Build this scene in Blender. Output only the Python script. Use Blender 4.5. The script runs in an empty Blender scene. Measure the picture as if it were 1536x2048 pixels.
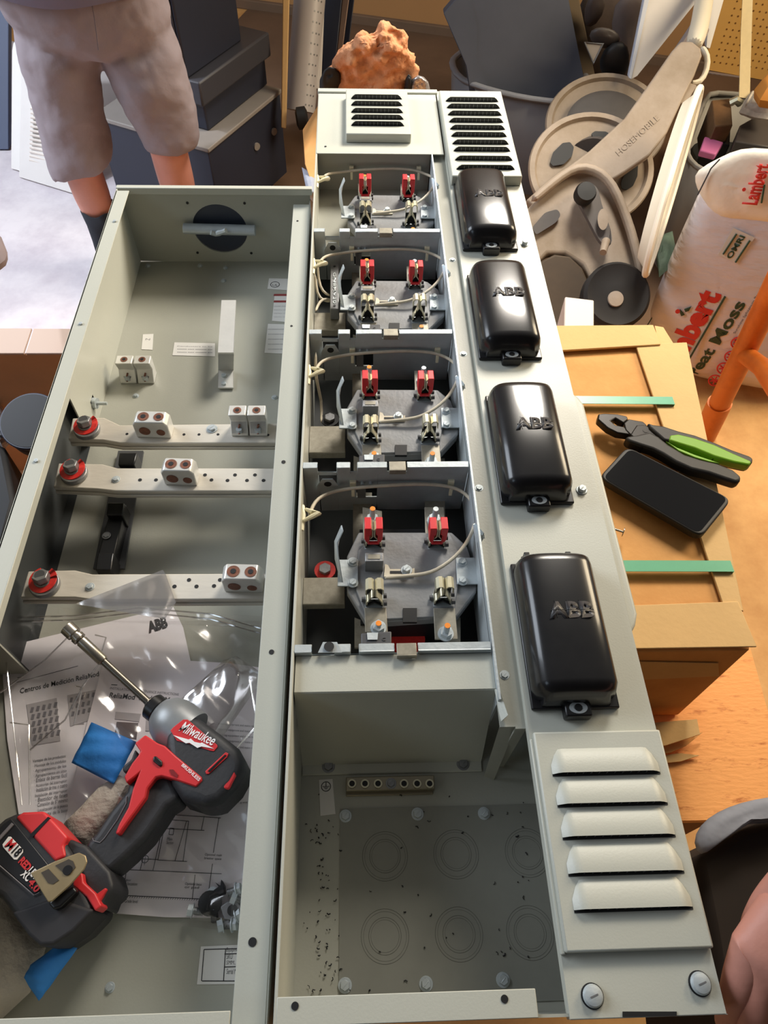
import bpy, bmesh, math, random
from mathutils import Vector, Matrix, Euler
random.seed(7)
C = bpy.context.scene.collection
SC = bpy.context.scene
# ------------------------------------------------------------------ camera
FPX = 1420.0
CAM = Vector((0.0609, -0.9767, 0.6490))
CE = Euler((0.6045, -0.0240, -0.0286), 'XYZ')
cd = bpy.data.cameras.new('camera'); cam = bpy.data.objects.new('camera', cd); C.objects.link(cam)
cam.location = CAM; cam.rotation_euler = CE
cd.sensor_fit = 'VERTICAL'; cd.sensor_height = 24.0; cd.lens = FPX / 2048 * 24.0
cd.clip_start = 0.02; cd.clip_end = 50
SC.camera = cam
RM = CE.to_matrix()
# ------------------------------------------------------------------ world, lights, exposure
w = bpy.data.worlds.new('world'); SC.world = w; w.use_nodes = True
bg = w.node_tree.nodes['Background']; bg.inputs[1].default_value = 0.28
_nt = w.node_tree; _tc = _nt.nodes.new('ShaderNodeTexCoord'); _sx = _nt.nodes.new('ShaderNodeSeparateXYZ'); _mr = _nt.nodes.new('ShaderNodeMapRange'); _rp = _nt.nodes.new('ShaderNodeValToRGB')
_nt.links.new(_tc.outputs['Generated'], _sx.inputs[0]); _nt.links.new(_sx.outputs['Y'], _mr.inputs[0]); _mr.inputs[1].default_value = -1; _mr.inputs[2].default_value = 1
_nt.links.new(_mr.outputs[0], _rp.inputs[0]); _nt.links.new(_rp.outputs[0], bg.inputs[0])
_rp.color_ramp.elements[0].position = 0.30; _rp.color_ramp.elements[0].color = (0.10, 0.085, 0.075, 1)
_rp.color_ramp.elements[1].position = 0.62; _rp.color_ramp.elements[1].color = (0.80, 0.80, 0.80, 1)
SC.view_settings.view_transform = 'Standard'; SC.view_settings.look = 'None'
SC.view_settings.exposure = 0.0; SC.view_settings.gamma = 1.0
SC.view_settings.use_curve_mapping = False
def area(name, loc, target, size, power, col, sy=None):
    l = bpy.data.lights.new(name, 'AREA'); l.energy = power; l.color = col; l.size = size
    if sy: l.shape = 'RECTANGLE'; l.size_y = sy
    o = bpy.data.objects.new(name, l); C.objects.link(o); o.location = loc
    o.rotation_euler = (Vector(target) - Vector(loc)).to_track_quat('-Z', 'Y').to_euler(); return o
area('doorway_daylight', (-2.3, 0.5, 1.3), (0.0, -0.1, -0.1), 1.6, 72, (0.82, 0.90, 1.0), 1.6)
cl = bpy.data.lights.new('ceiling_light', 'SPOT'); cl.energy = 265; cl.color = (1.0, 0.93, 0.82); cl.spot_size = math.radians(82); cl.spot_blend = 1.0; cl.shadow_soft_size = 0.32
co = bpy.data.objects.new('ceiling_light', cl); C.objects.link(co); co.location = (0.80, 1.2, 1.30)
co.rotation_euler = (Vector((0.22, 0.42, -0.1)) - co.location).to_track_quat('-Z', 'Y').to_euler()
area('window_light', (2.2, 0.7, 1.0), (0.7, 0.2, -0.3), 0.9, 48, (1.0, 0.82, 0.56), 0.9)
area('rear_fill_light', (-1.9, -1.7, 1.5), (0.0, -0.1, 0.0), 0.8, 5, (0.66, 0.83, 1.0), 0.8)  # added weak fill to brighten faces turned to the camera, no known window
sp = bpy.data.lights.new('sun_patch', 'SPOT'); sp.energy = 210; sp.color = (0.86, 0.90, 1.0); sp.spot_size = math.radians(46); sp.spot_blend = 0.35; sp.shadow_soft_size = 0.06
so = bpy.data.objects.new('sun_patch', sp); C.objects.link(so); so.location = (-2.3, 0.7, 2.1)
so.rotation_euler = (Vector((-1.02, 1.02, -0.8)) - so.location).to_track_quat('-Z', 'Y').to_euler()
# ------------------------------------------------------------------ pixel -> place helpers (1536 x 2048 frame)
def ray(px, py): return RM @ Vector(((px - 768) / FPX, -(py - 1024) / FPX, -1.0))
def P(px, py, z=0.0):
    d = ray(px, py); return CAM + d * ((z - CAM.z) / d.z)
def PY(px, py, y):
    d = ray(px, py); return CAM + d * ((y - CAM.y) / d.y)
def DP(px, py, dep): return CAM + ray(px, py) * dep
def V(*a): return Vector(a)
# ------------------------------------------------------------------ materials
def lin(h):
    h = h.lstrip('#'); r = [int(h[i:i+2], 16) / 255 for i in (0, 2, 4)]
    return tuple(((c / 12.92) if c <= 0.04045 else ((c + 0.055) / 1.055) ** 2.4) for c in r) + (1,)
MATS = {}
def M(name, col, rough=0.5, metal=0.0, var=0.0, vscale=20, bump=0.0, bscale=60, col2=None, stretch=(1, 1, 1), coat=0.0, spec=0.5, emis=0, thr=None, sheen=0):
    m = bpy.data.materials.new(name); m.use_nodes = True; nt = m.node_tree; b = nt.nodes['Principled BSDF']
    b.inputs['Base Color'].default_value = lin(col); b.inputs['Roughness'].default_value = rough
    b.inputs['Metallic'].default_value = metal; b.inputs['Specular IOR Level'].default_value = spec
    if coat: b.inputs['Coat Weight'].default_value = coat; b.inputs['Coat Roughness'].default_value = 0.08
    tc = nt.nodes.new('ShaderNodeTexCoord'); mp = nt.nodes.new('ShaderNodeMapping'); nt.links.new(tc.outputs['Object'], mp.inputs['Vector'])
    mp.inputs['Scale'].default_value = stretch
    if var or col2:
        n = nt.nodes.new('ShaderNodeTexNoise'); n.inputs['Scale'].default_value = vscale; n.inputs['Detail'].default_value = 6; n.inputs['Roughness'].default_value = 0.65
        nt.links.new(mp.outputs[0], n.inputs['Vector'])
        r = nt.nodes.new('ShaderNodeValToRGB'); lo, hi = thr or (0.3, 0.7)
        r.color_ramp.elements[0].position = lo; r.color_ramp.elements[1].position = hi
        a = lin(col); c2 = lin(col2) if col2 else tuple(min(1, x * (1 - var)) for x in a[:3]) + (1,)
        r.color_ramp.elements[0].color = c2; r.color_ramp.elements[1].color = a
        nt.links.new(n.outputs[0], r.inputs[0]); nt.links.new(r.outputs[0], b.inputs['Base Color'])
    if bump:
        n2 = nt.nodes.new('ShaderNodeTexNoise'); n2.inputs['Scale'].default_value = bscale; n2.inputs['Detail'].default_value = 4
        nt.links.new(mp.outputs[0], n2.inputs['Vector'])
        bp = nt.nodes.new('ShaderNodeBump'); bp.inputs['Strength'].default_value = bump; bp.inputs['Distance'].default_value = 0.01
        nt.links.new(n2.outputs[0], bp.inputs['Height']); nt.links.new(bp.outputs[0], b.inputs['Normal'])
    MATS[name] = m; return m
paint = M('grey_enamel', '#bbbcb1', 0.42, 0, 0.05, 4, 0.04, 500)
paint_in = M('grey_enamel_shaded', '#a8a89d', 0.4, 0, 0.10, 5, 0.03, 400)  # same enamel toned darker, interior shade put into the colour
dark_in = M('shaded_interior', '#3a3d3e', 0.5, 0, 0.15, 8)  # dark colour stands in for shade in the deep bays and gutter
zinc = M('zinc_steel', '#c2cacd', 0.5, 0.45, 0.18, 30, 0.05, 200)
zincd = M('dull_steel', '#8f9092', 0.42, 0.6, 0.2, 40, 0.05, 200)
alu = M('tinned_busbar', '#d8d2c6', 0.5, 0.25, 0.12, 35, 0.05, 150, stretch=(0.3, 1, 1))
alu2 = M('lug_aluminium', '#dcdbd6', 0.4, 0.45, 0.08, 60)
copper = M('copper_grease', '#8f5f4c', 0.5, 0.4, 0.5, 200)
red = M('red_plastic', '#d7242c', 0.4, 0, 0.05, 40, coat=0.1)
redw = M('red_washer', '#e2322c', 0.5, 0, 0.25, 300)
black = M('black_plastic', '#141416', 0.32, 0, 0.1, 30, spec=0.5)
cover_m = M('smoked_black_cover', '#121214', 0.26, 0, 0.0, 8, coat=0.2, col2='#242324', spec=0.4)
navy = M('navy_disc', '#2b3242', 0.5)
plat = M('grey_moulding', '#838485', 0.45, 0, 0.12, 20, 0.05, 200)
platd = M('dark_grey_moulding', '#47484b', 0.5, 0, 0.1, 20)
brass = M('tinned_brass', '#c9c3a8', 0.36, 0.6, 0.15, 80)
beige_st = M('tinned_strap', '#a39d8e', 0.42, 0.35, 0.3, 120)
wire_m = M('white_wire', '#cfc5b0', 0.5, 0, 0.15, 120)
ivory = M('ivory_nylon', '#e8e2c4', 0.45)
orange_mk = M('orange_mark', '#f08a1e', 0.5)
white_lab = M('white_label', '#dcdad6', 0.6)
ink = M('ink', '#3a393c', 0.7)
ink_l = M('light_ink', '#77747a', 0.8)
redink = M('dark_red_ink', '#8c3b3a', 0.6)
cap_blk = M('matte_black', '#101114', 0.6, 0, 0.1, 30)
cardb = M('cardboard', '#d79f5f', 0.85, 0, 0.10, 14, 0.05, 120, col2='#c98f50')
cardb2 = M('cardboard_pale', '#d8b27a', 0.85, 0, 0.08, 14, 0.05, 120)
cardb3 = M('cardboard_brown', '#8d5c36', 0.85, 0, 0.15, 10, 0.05, 120)
strap_m = M('green_strap', '#5fae8a', 0.35, 0, 0.08, 60)
osb = M('osb_wood', '#f2a860', 0.7, 0, 0, 26, 0.12, 60, col2='#b5662e', stretch=(1, 3.2, 1), thr=(0.28, 0.44))
paper = M('paper', '#f1e9ec', 0.75, 0, 0.03, 6)
paper2 = M('paper_cool', '#efeaee', 0.75, 0, 0.03, 6)
tape = M('blue_masking_tape', '#2a7fd0', 0.65, 0, 0.12, 40, 0.15, 60)
foam = M('foam_wrap', '#bdb4a8', 0.7, 0, 0.15, 40, 0.4, 90)
skin = M('skin', '#c98a78', 0.5, 0, 0.16, 9, 0.06, 90)
short_m = M('khaki_grey_cotton', '#8d8287', 0.85, 0, 0.10, 10, 0.25, 26)
shirt_m = M('blue_grey_shirt', '#75738a', 0.85, 0, 0.1, 12, 0.2, 30)
sock_m = M('black_sock', '#20242c', 0.9)
drill_b = M('drill_black', '#2d2d30', 0.55, 0, 0.12, 60, 0.05, 300)
drill_r = M('drill_red', '#cf2f33', 0.42, 0, 0.05, 30)
drill_g = M('drill_nose_grey', '#8e9193', 0.4, 0.35, 0.12, 60)
steel = M('tool_steel', '#a29c92', 0.3, 0.85, 0.15, 60)
clip_m = M('belt_clip', '#9c8a68', 0.4, 0.5, 0.15, 60)
wht = M('white_print', '#f0eeee', 0.5)
grn = M('green_grip', '#6f9f1c', 0.45)
blackox = M('black_oxide', '#1f1b18', 0.38, 0.5, 0.3, 60)
glass_m = M('phone_glass', '#0b0908', 0.08, 0, spec=0.6)
case_m = M('phone_case', '#161311', 0.55)
taupe = M('taupe_plastic', '#a39383', 0.6, 0, 0, 5, 0.05, 80, col2='#85745f', thr=(0.3, 0.6))
taupe_d = M('dark_taupe_plastic', '#4c4643', 0.55, 0, 0.2, 20)
tubm = M('grey_tote_plastic', '#8b8d93', 0.5, 0, 0.08, 8)
slate = M('slate_board', '#4f5360', 0.6, 0, 0.12, 10)
bagw = M('woven_white_bag', '#e2d9d8', 0.45, 0, 0.06, 12, 0.5, 16, stretch=(1, 1, 3))
bagred = M('bag_red_ink', '#d8362f', 0.5, 0, 0.1, 60)
baggrn = M('bag_green_ink', '#2f4a33', 0.5, 0, 0.15, 60)
orange_p = M('orange_paint', '#df7a2a', 0.45, 0, 0.0, 9, col2='#b9591a', thr=(0.25, 0.55))
wallm = M('tan_wall', '#b98a58', 0.9, 0, 0.06, 2)
walld = M('brown_wall_base', '#7c6450', 0.9, 0, 0.25, 3)
floorm = M('plywood_floor', '#d9a869', 0.7, 0, 0, 5, 0.05, 30, col2='#b98245', thr=(0.3, 0.6))
floorl = M('sun_paled_floor', '#d6cfd2', 0.75, 0, 0, 6, 0.1, 20, col2='#bcb3ba', thr=(0.3, 0.6))  # floor colour paled where the sun falls, part of the sunlight is painted
whitep = M('white_panel', '#e4e0dc', 0.5, 0, 0.05, 8)
blackcab = M('charcoal_cabinet', '#282c3b', 0.5, 0, 0.12, 6)
greytop = M('taupe_worktop', '#8d8680', 0.6, 0, 0.15, 8)
fluffm = M('orange_insulation', '#dfa37a', 0.95, 0, 0, 14, 1.0, 40, col2='#c07c52', thr=(0.35, 0.6))
foil = M('silver_foil', '#cfcac8', 0.25, 0.7, 0.3, 40, 0.8, 40)
pegm = M('pegboard', '#ffc163', 0.75, 0, 0.08, 6)
holem = M('peg_hole', '#8a5a22', 0.9)
webm = M('cream_webbing', '#ddc99c', 0.8, 0, 0.08, 60)
cream = M('cream_plastic', '#e6dcc6', 0.45, 0, 0.06, 10)
pinkm = M('pink_card', '#d978b0', 0.6)
dirtbag = M('brown_bag', '#7a5a3c', 0.5, 0, 0.3, 20, 0.3, 30)
greycloth = M('grey_cloth', '#989dab', 0.85, 0, 0.2, 14, 0.5, 14)
blackcloth = M('brown_black_fabric', '#231811', 0.9, 0, 0.3, 10)
def film_mat(name, tint, fac, bump):
    m = bpy.data.materials.new(name); m.use_nodes = True; nt = m.node_tree; nt.nodes.clear()
    out = nt.nodes.new('ShaderNodeOutputMaterial'); mx = nt.nodes.new('ShaderNodeMixShader'); mx.inputs[0].default_value = fac
    t = nt.nodes.new('ShaderNodeBsdfTransparent'); t.inputs[0].default_value = tint
    g = nt.nodes.new('ShaderNodeBsdfGlossy'); g.inputs['Roughness'].default_value = 0.16; g.inputs[0].default_value = (0.95, 0.93, 0.92, 1)
    n = nt.nodes.new('ShaderNodeTexNoise'); n.inputs['Scale'].default_value = 14; n.inputs['Detail'].default_value = 2
    tc = nt.nodes.new('ShaderNodeTexCoord'); mp = nt.nodes.new('ShaderNodeMapping'); mp.inputs['Scale'].default_value = (1, 0.5, 1); mp.inputs['Rotation'].default_value = (0, 0, 0.6)
    nt.links.new(tc.outputs['Object'], mp.inputs[0]); nt.links.new(mp.outputs[0], n.inputs['Vector'])
    b = nt.nodes.new('ShaderNodeBump'); b.inputs['Strength'].default_value = bump; b.inputs['Distance'].default_value = 0.03
    nt.links.new(n.outputs[0], b.inputs['Height']); nt.links.new(b.outputs[0], g.inputs['Normal'])
    nt.links.new(t.outputs[0], mx.inputs[1]); nt.links.new(g.outputs[0], mx.inputs[2]); nt.links.new(mx.outputs[0], out.inputs[0])
    return m
film = film_mat('clear_film', (0.985, 0.98, 0.98, 1), 0.06, 0.6)
film2 = film_mat('bubble_film', (0.8, 0.79, 0.79, 1), 0.30, 1.0)
# ------------------------------------------------------------------ mesh builder
class MB:
    def __init__(s): s.b = bmesh.new()
    def face(s, pts):
        try: return s.b.faces.new([s.b.verts.new(p) for p in pts])
        except Exception: return None
    def box(s, x0, x1, y0, y1, z0, z1):
        return s.obox(V((x0+x1)/2, (y0+y1)/2, (z0+z1)/2), V((x1-x0)/2, 0, 0), V(0, (y1-y0)/2, 0), V(0, 0, (z1-z0)/2))
    def obox(s, c, u, v, w_):
        vs = [s.b.verts.new(c + u*i + v*j + w_*k) for k in (-1, 1) for j in (-1, 1) for i in (-1, 1)]
        for f in ((0, 2, 3, 1), (4, 5, 7, 6), (0, 1, 5, 4), (2, 6, 7, 3), (0, 4, 6, 2), (1, 3, 7, 5)): s.b.faces.new([vs[i] for i in f])
        return s
    def prism(s, pts, off):
        off = Vector(off); a = [s.b.verts.new(Vector(p)) for p in pts]; c = [s.b.verts.new(Vector(p) + off) for p in pts]; n = len(a)
        s.b.faces.new(a); s.b.faces.new(c[::-1])
        for i in range(n): s.b.faces.new([a[i], c[i], c[(i+1) % n], a[(i+1) % n]])
        return s
    def cyl(s, p0, p1, r0, r1=None, n=16, caps=True):
        return s.tube([Vector(p0), Vector(p1)], [r0, r0 if r1 is None else r1], n, caps)
    def tube(s, pts, r, n=10, caps=True, closed=False, flat=1.0, up=None):
        pts = [Vector(p) for p in pts]; rs = r if isinstance(r, (list, tuple)) else [r] * len(pts)
        rings = []; pu = None
        for i, p in enumerate(pts):
            if closed: t = pts[(i+1) % len(pts)] - pts[i-1]
            else: t = pts[min(i+1, len(pts)-1)] - pts[max(i-1, 0)]
            t.normalize()
            if pu is None:
                pu = Vector(up) if up else (V(0, 0, 1) if abs(t.z) < 0.9 else V(0, 1, 0))
            u = pu - t * pu.dot(t)
            if u.length < 1e-6: u = t.orthogonal()
            u.normalize(); v = t.cross(u); pu = u
            rings.append([s.b.verts.new(p + (u*math.cos(a)*flat + v*math.sin(a)) * rs[i]) for a in (2*math.pi*k/n for k in range(n))])
        m = len(rings)
        for i in range(m if closed else m-1):
            A, B = rings[i], rings[(i+1) % m]
            for k in range(n): s.b.faces.new([A[k], A[(k+1) % n], B[(k+1) % n], B[k]])
        if caps and not closed: s.b.faces.new(rings[0][::-1]); s.b.faces.new(rings[-1])
        return s
    def lathe(s, o, axis, prof, n=32, u=None, sx=1.0, sy=1.0):
        axis = Vector(axis).normalized(); u = (Vector(u) if u else axis.orthogonal()).normalized(); v = axis.cross(u); o = Vector(o); rings = []
        for r, h in prof: rings.append([s.b.verts.new(o + axis*h + (u*math.cos(a)*sx + v*math.sin(a)*sy)*max(r, 1e-5)) for a in (2*math.pi*k/n for k in range(n))])
        for A, B in zip(rings, rings[1:]):
            for k in range(n): s.b.faces.new([A[k], A[(k+1) % n], B[(k+1) % n], B[k]])
        s.b.faces.new(rings[0][::-1]); s.b.faces.new(rings[-1]); return s
    def grid(s, f, nu, nv):
        g = [[s.b.verts.new(f(i/nu, j/nv)) for j in range(nv+1)] for i in range(nu+1)]
        for i in range(nu):
            for j in range(nv): s.b.faces.new([g[i][j], g[i+1][j], g[i+1][j+1], g[i][j+1]])
        return s
    def pillow(s, pts, n, th, back=0.3, rings=6, noise=0.0, pw=0.5):
        pts = [Vector(p) for p in pts]; c = sum(pts, Vector()) / len(pts); n = Vector(n).normalized()
        for sgn, t in ((1, th), (-1, th*back)):
            prev = None
            for k in range(rings+1):
                f = 1 - k/rings
                if k == rings:
                    cv = s.b.verts.new(c + n*t*sgn)
                    for i in range(len(prev)): s.b.faces.new([prev[i], prev[(i+1) % len(prev)], cv][::sgn])
                    break
                h = (1 - f**2.6)**pw * t * sgn
                ring = [s.b.verts.new(c + (p - c)*f + n*(h + (random.uniform(-noise, noise) if 0 < k else 0))) for p in pts]
                if prev:
                    for i in range(len(ring)):
                        j = (i+1) % len(ring); s.b.faces.new([prev[i], prev[j], ring[j], ring[i]][::sgn])
                prev = ring
        return s
def mk(name, mb, mat, parent=None, bevel=0, seg=2, smooth=True, sub=0, weld=True, label=None, ang=35):
    b = mb.b
    if weld: bmesh.ops.remove_doubles(b, verts=b.verts, dist=1e-6)
    bmesh.ops.recalc_face_normals(b, faces=b.faces)
    me = bpy.data.meshes.new(name); b.to_mesh(me); b.free()
    o = bpy.data.objects.new(name, me); C.objects.link(o); me.materials.append(mat)
    if smooth:
        for p in me.polygons: p.use_smooth = True
        try: me.set_sharp_from_angle(angle=math.radians(ang))
        except Exception: pass
    if parent is not None:
        o.parent = parent; o.location = -Vector(parent.location) if parent.parent is None else V(0, 0, 0)
    if bevel:
        m = o.modifiers.new('bevel', 'BEVEL'); m.width = bevel; m.segments = seg; m.limit_method = 'ANGLE'; m.angle_limit = math.radians(35)
        m.harden_normals = False
    if sub:
        m = o.modifiers.new('sub', 'SUBSURF'); m.levels = sub; m.render_levels = sub
    if label: o['label'] = label
    return o
def thing(name, label, cat, loc=(0, 0, 0), group=None):
    o = bpy.data.objects.new(name, None); C.objects.link(o); o.location = loc; o['label'] = label; o['category'] = cat; o.empty_display_size = 0.05
    if group: o['group'] = group
    return o
def tag(o, label, cat, group=None, kind=None):
    o['label'] = label; o['category'] = cat
    if group: o['group'] = group
    if kind: o['kind'] = kind
    return o
def struct(name, mb, mat, **k):
    o = mk(name, mb, mat, **k); o['kind'] = 'structure'; return o
def dup(root, loc, label):
    r = root.copy(); C.objects.link(r); r.location = loc; r['label'] = label
    for ch in list(root.children):
        c = ch.copy(); C.objects.link(c); c.parent = r
        for g in ch.children:
            d = g.copy(); C.objects.link(d); d.parent = c
    return r
def txt(name, body, p0, p1, mat, parent=None, n=(0, 0, 1), hgt=None, th=0.0003, bold=0.0, lift=0.0002, shear=0.0, wrap=None):
    """lettering from p0 to p1 (baseline), standing on the surface with normal n"""
    cu = bpy.data.curves.new(name, 'FONT'); cu.body = body; cu.size = 1; cu.offset = bold; cu.shear = shear; cu.resolution_u = 3
    t = bpy.data.objects.new(name, cu); C.objects.link(t)
    bpy.context.view_layer.update()
    me = bpy.data.meshes.new_from_object(t.evaluated_get(bpy.context.evaluated_depsgraph_get()))
    bpy.data.objects.remove(t); bpy.data.curves.remove(cu)
    xs = [v.co.x for v in me.vertices]; ys = [v.co.y for v in me.vertices]
    p0 = Vector(p0); p1 = Vector(p1); d = p1 - p0; L = d.length; d.normalize(); n = Vector(n).normalized(); up = n.cross(d).normalized()
    sx = L / (max(xs) - min(xs)); sy = sx if hgt is None else hgt / max(0.1, max(ys) - min(0, min(ys)))
    x0 = min(xs)
    for v in me.vertices: v.co = p0 + d*((v.co.x - x0)*sx) + up*(v.co.y*sy) + n*lift
    b = bmesh.new(); b.from_mesh(me)
    if wrap:
        bmesh.ops.triangulate(b, faces=b.faces); bmesh.ops.subdivide_edges(b, edges=b.edges, cuts=2)
    if th and not wrap:
        r = bmesh.ops.extrude_face_region(b, geom=list(b.faces)); bmesh.ops.translate(b, verts=[g for g in r['geom'] if isinstance(g, bmesh.types.BMVert)], vec=n*th)
    mb = MB.__new__(MB); mb.b = b
    o = mk(name, mb, mat, parent, smooth=False, weld=False)
    if wrap:
        m = o.modifiers.new('wrap', 'SHRINKWRAP'); m.target = wrap; m.wrap_method = 'NEAREST_SURFACEPOINT'; m.wrap_mode = 'ABOVE_SURFACE'; m.offset = 0.0015
    return o
def hexbolt(name, c, r, h, mat, parent, slot=True, axis=(0, 0, 1), washer=1.35):
    c = Vector(c); a = Vector(axis).normalized(); m = MB()
    if washer: m.cyl(c, c + a*h*0.22, r*washer, n=20)
    m.cyl(c + a*h*0.2, c + a*h, r, r*0.93, n=6)
    if slot:
        u = a.orthogonal().normalized(); v = a.cross(u); m.obox(c + a*h*1.03, u*r*0.62, v*r*0.11, a*h*0.06)
    return mk(name, m, mat, parent, bevel=r*0.08, seg=1)
def split_loose(o, name):
    """each separate island of a mesh becomes a part of its own"""
    b = bmesh.new(); b.from_mesh(o.data); b.verts.ensure_lookup_table(); seen = set(); groups = []
    for v in b.verts:
        if v.index in seen: continue
        st = [v]; g = set()
        while st:
            q = st.pop()
            if q.index in g: continue
            g.add(q.index); st += [e.other_vert(q) for e in q.link_edges if e.other_vert(q).index not in g]
        seen |= g; groups.append(g)
    b.free()
    for g in groups:
        c = bmesh.new(); c.from_mesh(o.data); c.verts.ensure_lookup_table()
        bmesh.ops.delete(c, geom=[v for v in c.verts if v.index not in g], context='VERTS')
        me = bpy.data.meshes.new(name); c.to_mesh(me); c.free(); me.materials.append(o.data.materials[0])
        n = bpy.data.objects.new(name, me); C.objects.link(n); n.parent = o.parent; n.location = o.location
        for md in o.modifiers:
            if md.type == 'BEVEL': q = n.modifiers.new('bevel', 'BEVEL'); q.width = md.width; q.segments = md.segments; q.limit_method = 'ANGLE'
    bpy.data.objects.remove(o)
def pxs(pts, z): return [P(x, y, z) for x, y in pts]
def cr(pts, ox, oy, s): return [(ox + x/s, oy + y/s) for x, y in pts]
ZF = -0.14      # inside floor of the enclosures
GF = -0.80      # workshop floor
TB = -0.43      # work top
# ================================================================== SETTING
wd = V(0.962, -0.274, 0).normalized(); wn = V(-0.274, -0.962, 0).normalized(); wo = V(0.02, 2.85, GF)
struct('floor', MB().obox(V(0.6, 0.6, GF-0.02), V(3.6, 0, 0), V(0, 3.6, 0), V(0, 0, 0.02)), floorm)
m = MB(); m.prism([V(-0.50, 0.1, GF), V(-3.0, 0.1, GF), V(-3.0, 2.9, GF), V(-0.62, 2.4, GF)], (0, 0, 0.006)); struct('sunlit_floor', m, floorl)
m = MB(); m.prism([V(-0.62, 2.4, GF), V(-0.50, 0.70, GF), V(3.0, 0.55, GF), V(3.4, 2.2, GF), V(-0.4, 3.1, GF)], (0, 0, 0.004)); struct('floor_mat_area', m, M('dark_brown_floor', '#6f5540', 0.85, 0, 0.3, 4))
struct('wall_back', MB().obox(wo + V(0, 0, 1.5) - wn*0.03, wd*3.4, V(0, 0, 1.5), wn*0.03), wallm)
struct('baseboard_back', MB().obox(wo + V(0, 0, 0.02) + wn*0.012, wd*3.4, V(0, 0, 0.02), wn*0.012), walld, bevel=0.004)
# work top (oriented strand board) on a frame
t = thing('workbench', 'orange oriented strand board work top under the cardboard box', 'workbench', (0.2, -0.3, GF))
br = P(1412, 1640, TB)
mk('tabletop', MB().prism([V(-0.34, 0.12, TB), V(-0.34, br.y, TB), V(0.69, br.y, TB), V(0.745, 0.12, TB)], (0, 0, -0.018)), osb, t)
for x, y in ((-0.3, 0.05), (0.62, 0.05), (-0.3, -0.72), (0.60, -0.72)): mk('leg', MB().box(x-0.03, x+0.03, y-0.03, y+0.03, GF, TB-0.018), cardb3, t)
# ================================================================== CARDBOARD BOX under the cabinets
BT = -0.172
t = thing('cardboard_box', 'long pale cardboard box with two green straps under phone and pliers', 'box', (0.25, -0.3, TB))
fr = P(1512, 1295, BT); bk = P(1318, 668, BT)
x1, y0, y1 = fr.x, fr.y, bk.y
x0b = -0.28
m = MB(); m.box(x0b, x1-0.004, y0, y1-0.006, TB+0.002, BT-0.006); mk('body', m, cardb, t, bevel=0.003)
m = MB()
sl = [P(1265, 690, BT).x, 0]
m.prism([P(1270, 692, BT-0.003), P(1372, 688, BT-0.003), V(x1, y0+0.05, BT-0.003), P(1443, 1210, BT-0.003)], (0, 0, 0.004))
mk('top_flap', m, cardb2, t, bevel=0.001)
m = MB(); m.prism([V(0.33, y0, BT), V(x1, y0, BT), V(x1-0.004, P(1440, 1205, BT).y, BT), V(0.33, P(1270, 1215, BT).y, BT)], (0, 0, 0.003)); mk('end_flap', m, cardb2, t, bevel=0.001)
m = MB(); m.prism([P(1060, 655, BT), P(1305, 653, BT), P(1320, 692, BT), P(1060, 708, BT)], (0, 0, 0.004)); mk('end_flap', m, cardb2, t, bevel=0.0012)
m = MB(); m.prism([P(1308, 655, BT-0.006), P(1325, 658, BT-0.006), P(1345, 690, BT-0.006), P(1316, 694, BT-0.006)], (0, 0, 0.004)); mk('corner_flap', m, cardb2, t)
m = MB(); m.prism([V(0.36, y0-0.001, BT-0.03), V(x1-0.03, y0-0.001, BT-0.045), V(x1-0.01, y0-0.001, BT-0.09), V(0.42, y0-0.001, BT-0.1)], (0, -0.001, 0)); mk('packing_tape', m, cardb2, t)
for yy0, yy1 in ((790, 805), (1118, 1140)):
    m = MB(); a = P(1060, yy0, BT+0.006); b2 = P(1480, yy1, BT+0.006)
    for yc in (0,):
        ya = P(1300, yy0, BT+0.006).y; yb = P(1300, yy1, BT+0.006).y
        m.prism([V(0.33, ya, BT+0.005), V(x1+0.002, ya-0.004, BT+0.005), V(x1+0.002, yb-0.004, BT+0.005), V(0.33, yb, BT+0.005)], (0, 0, 0.001))
        m.prism([V(x1+0.002, ya-0.004, BT+0.006), V(x1+0.006, ya-0.004, TB+0.03), V(x1+0.006, yb-0.004, TB+0.03), V(x1+0.002, yb-0.004, BT+0.006)], (0.001, 0, 0))
    mk('strap', m, strap_m, t)
# torn lower carton flaps under the box end
t = thing('cardboard_scrap', 'folded cardboard scraps with torn corrugated edge below the strapped box end', 'cardboard', (0.4, -0.68, TB))
m = MB(); a = pxs([(1250, 1452), (1392, 1440), (1398, 1470), (1330, 1492), (1250, 1500)], TB+0.03)
m.prism(a, (0, 0, 0.004)); mk('flap', m, cardb2, t)
m = MB(); m.prism(pxs([(1250, 1500), (1345, 1480), (1404, 1466), (1372, 1492), (1340, 1506), (1250, 1520)], TB+0.012), (0, 0, 0.004)); mk('flap', m, cardb, t)
m = MB(); m.prism(pxs([(1250, 1520), (1360, 1508), (1396, 1512), (1360, 1524), (1250, 1535)], TB+0.004), (0, 0, 0.004)); mk('flap', m, cardb2, t)
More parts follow.
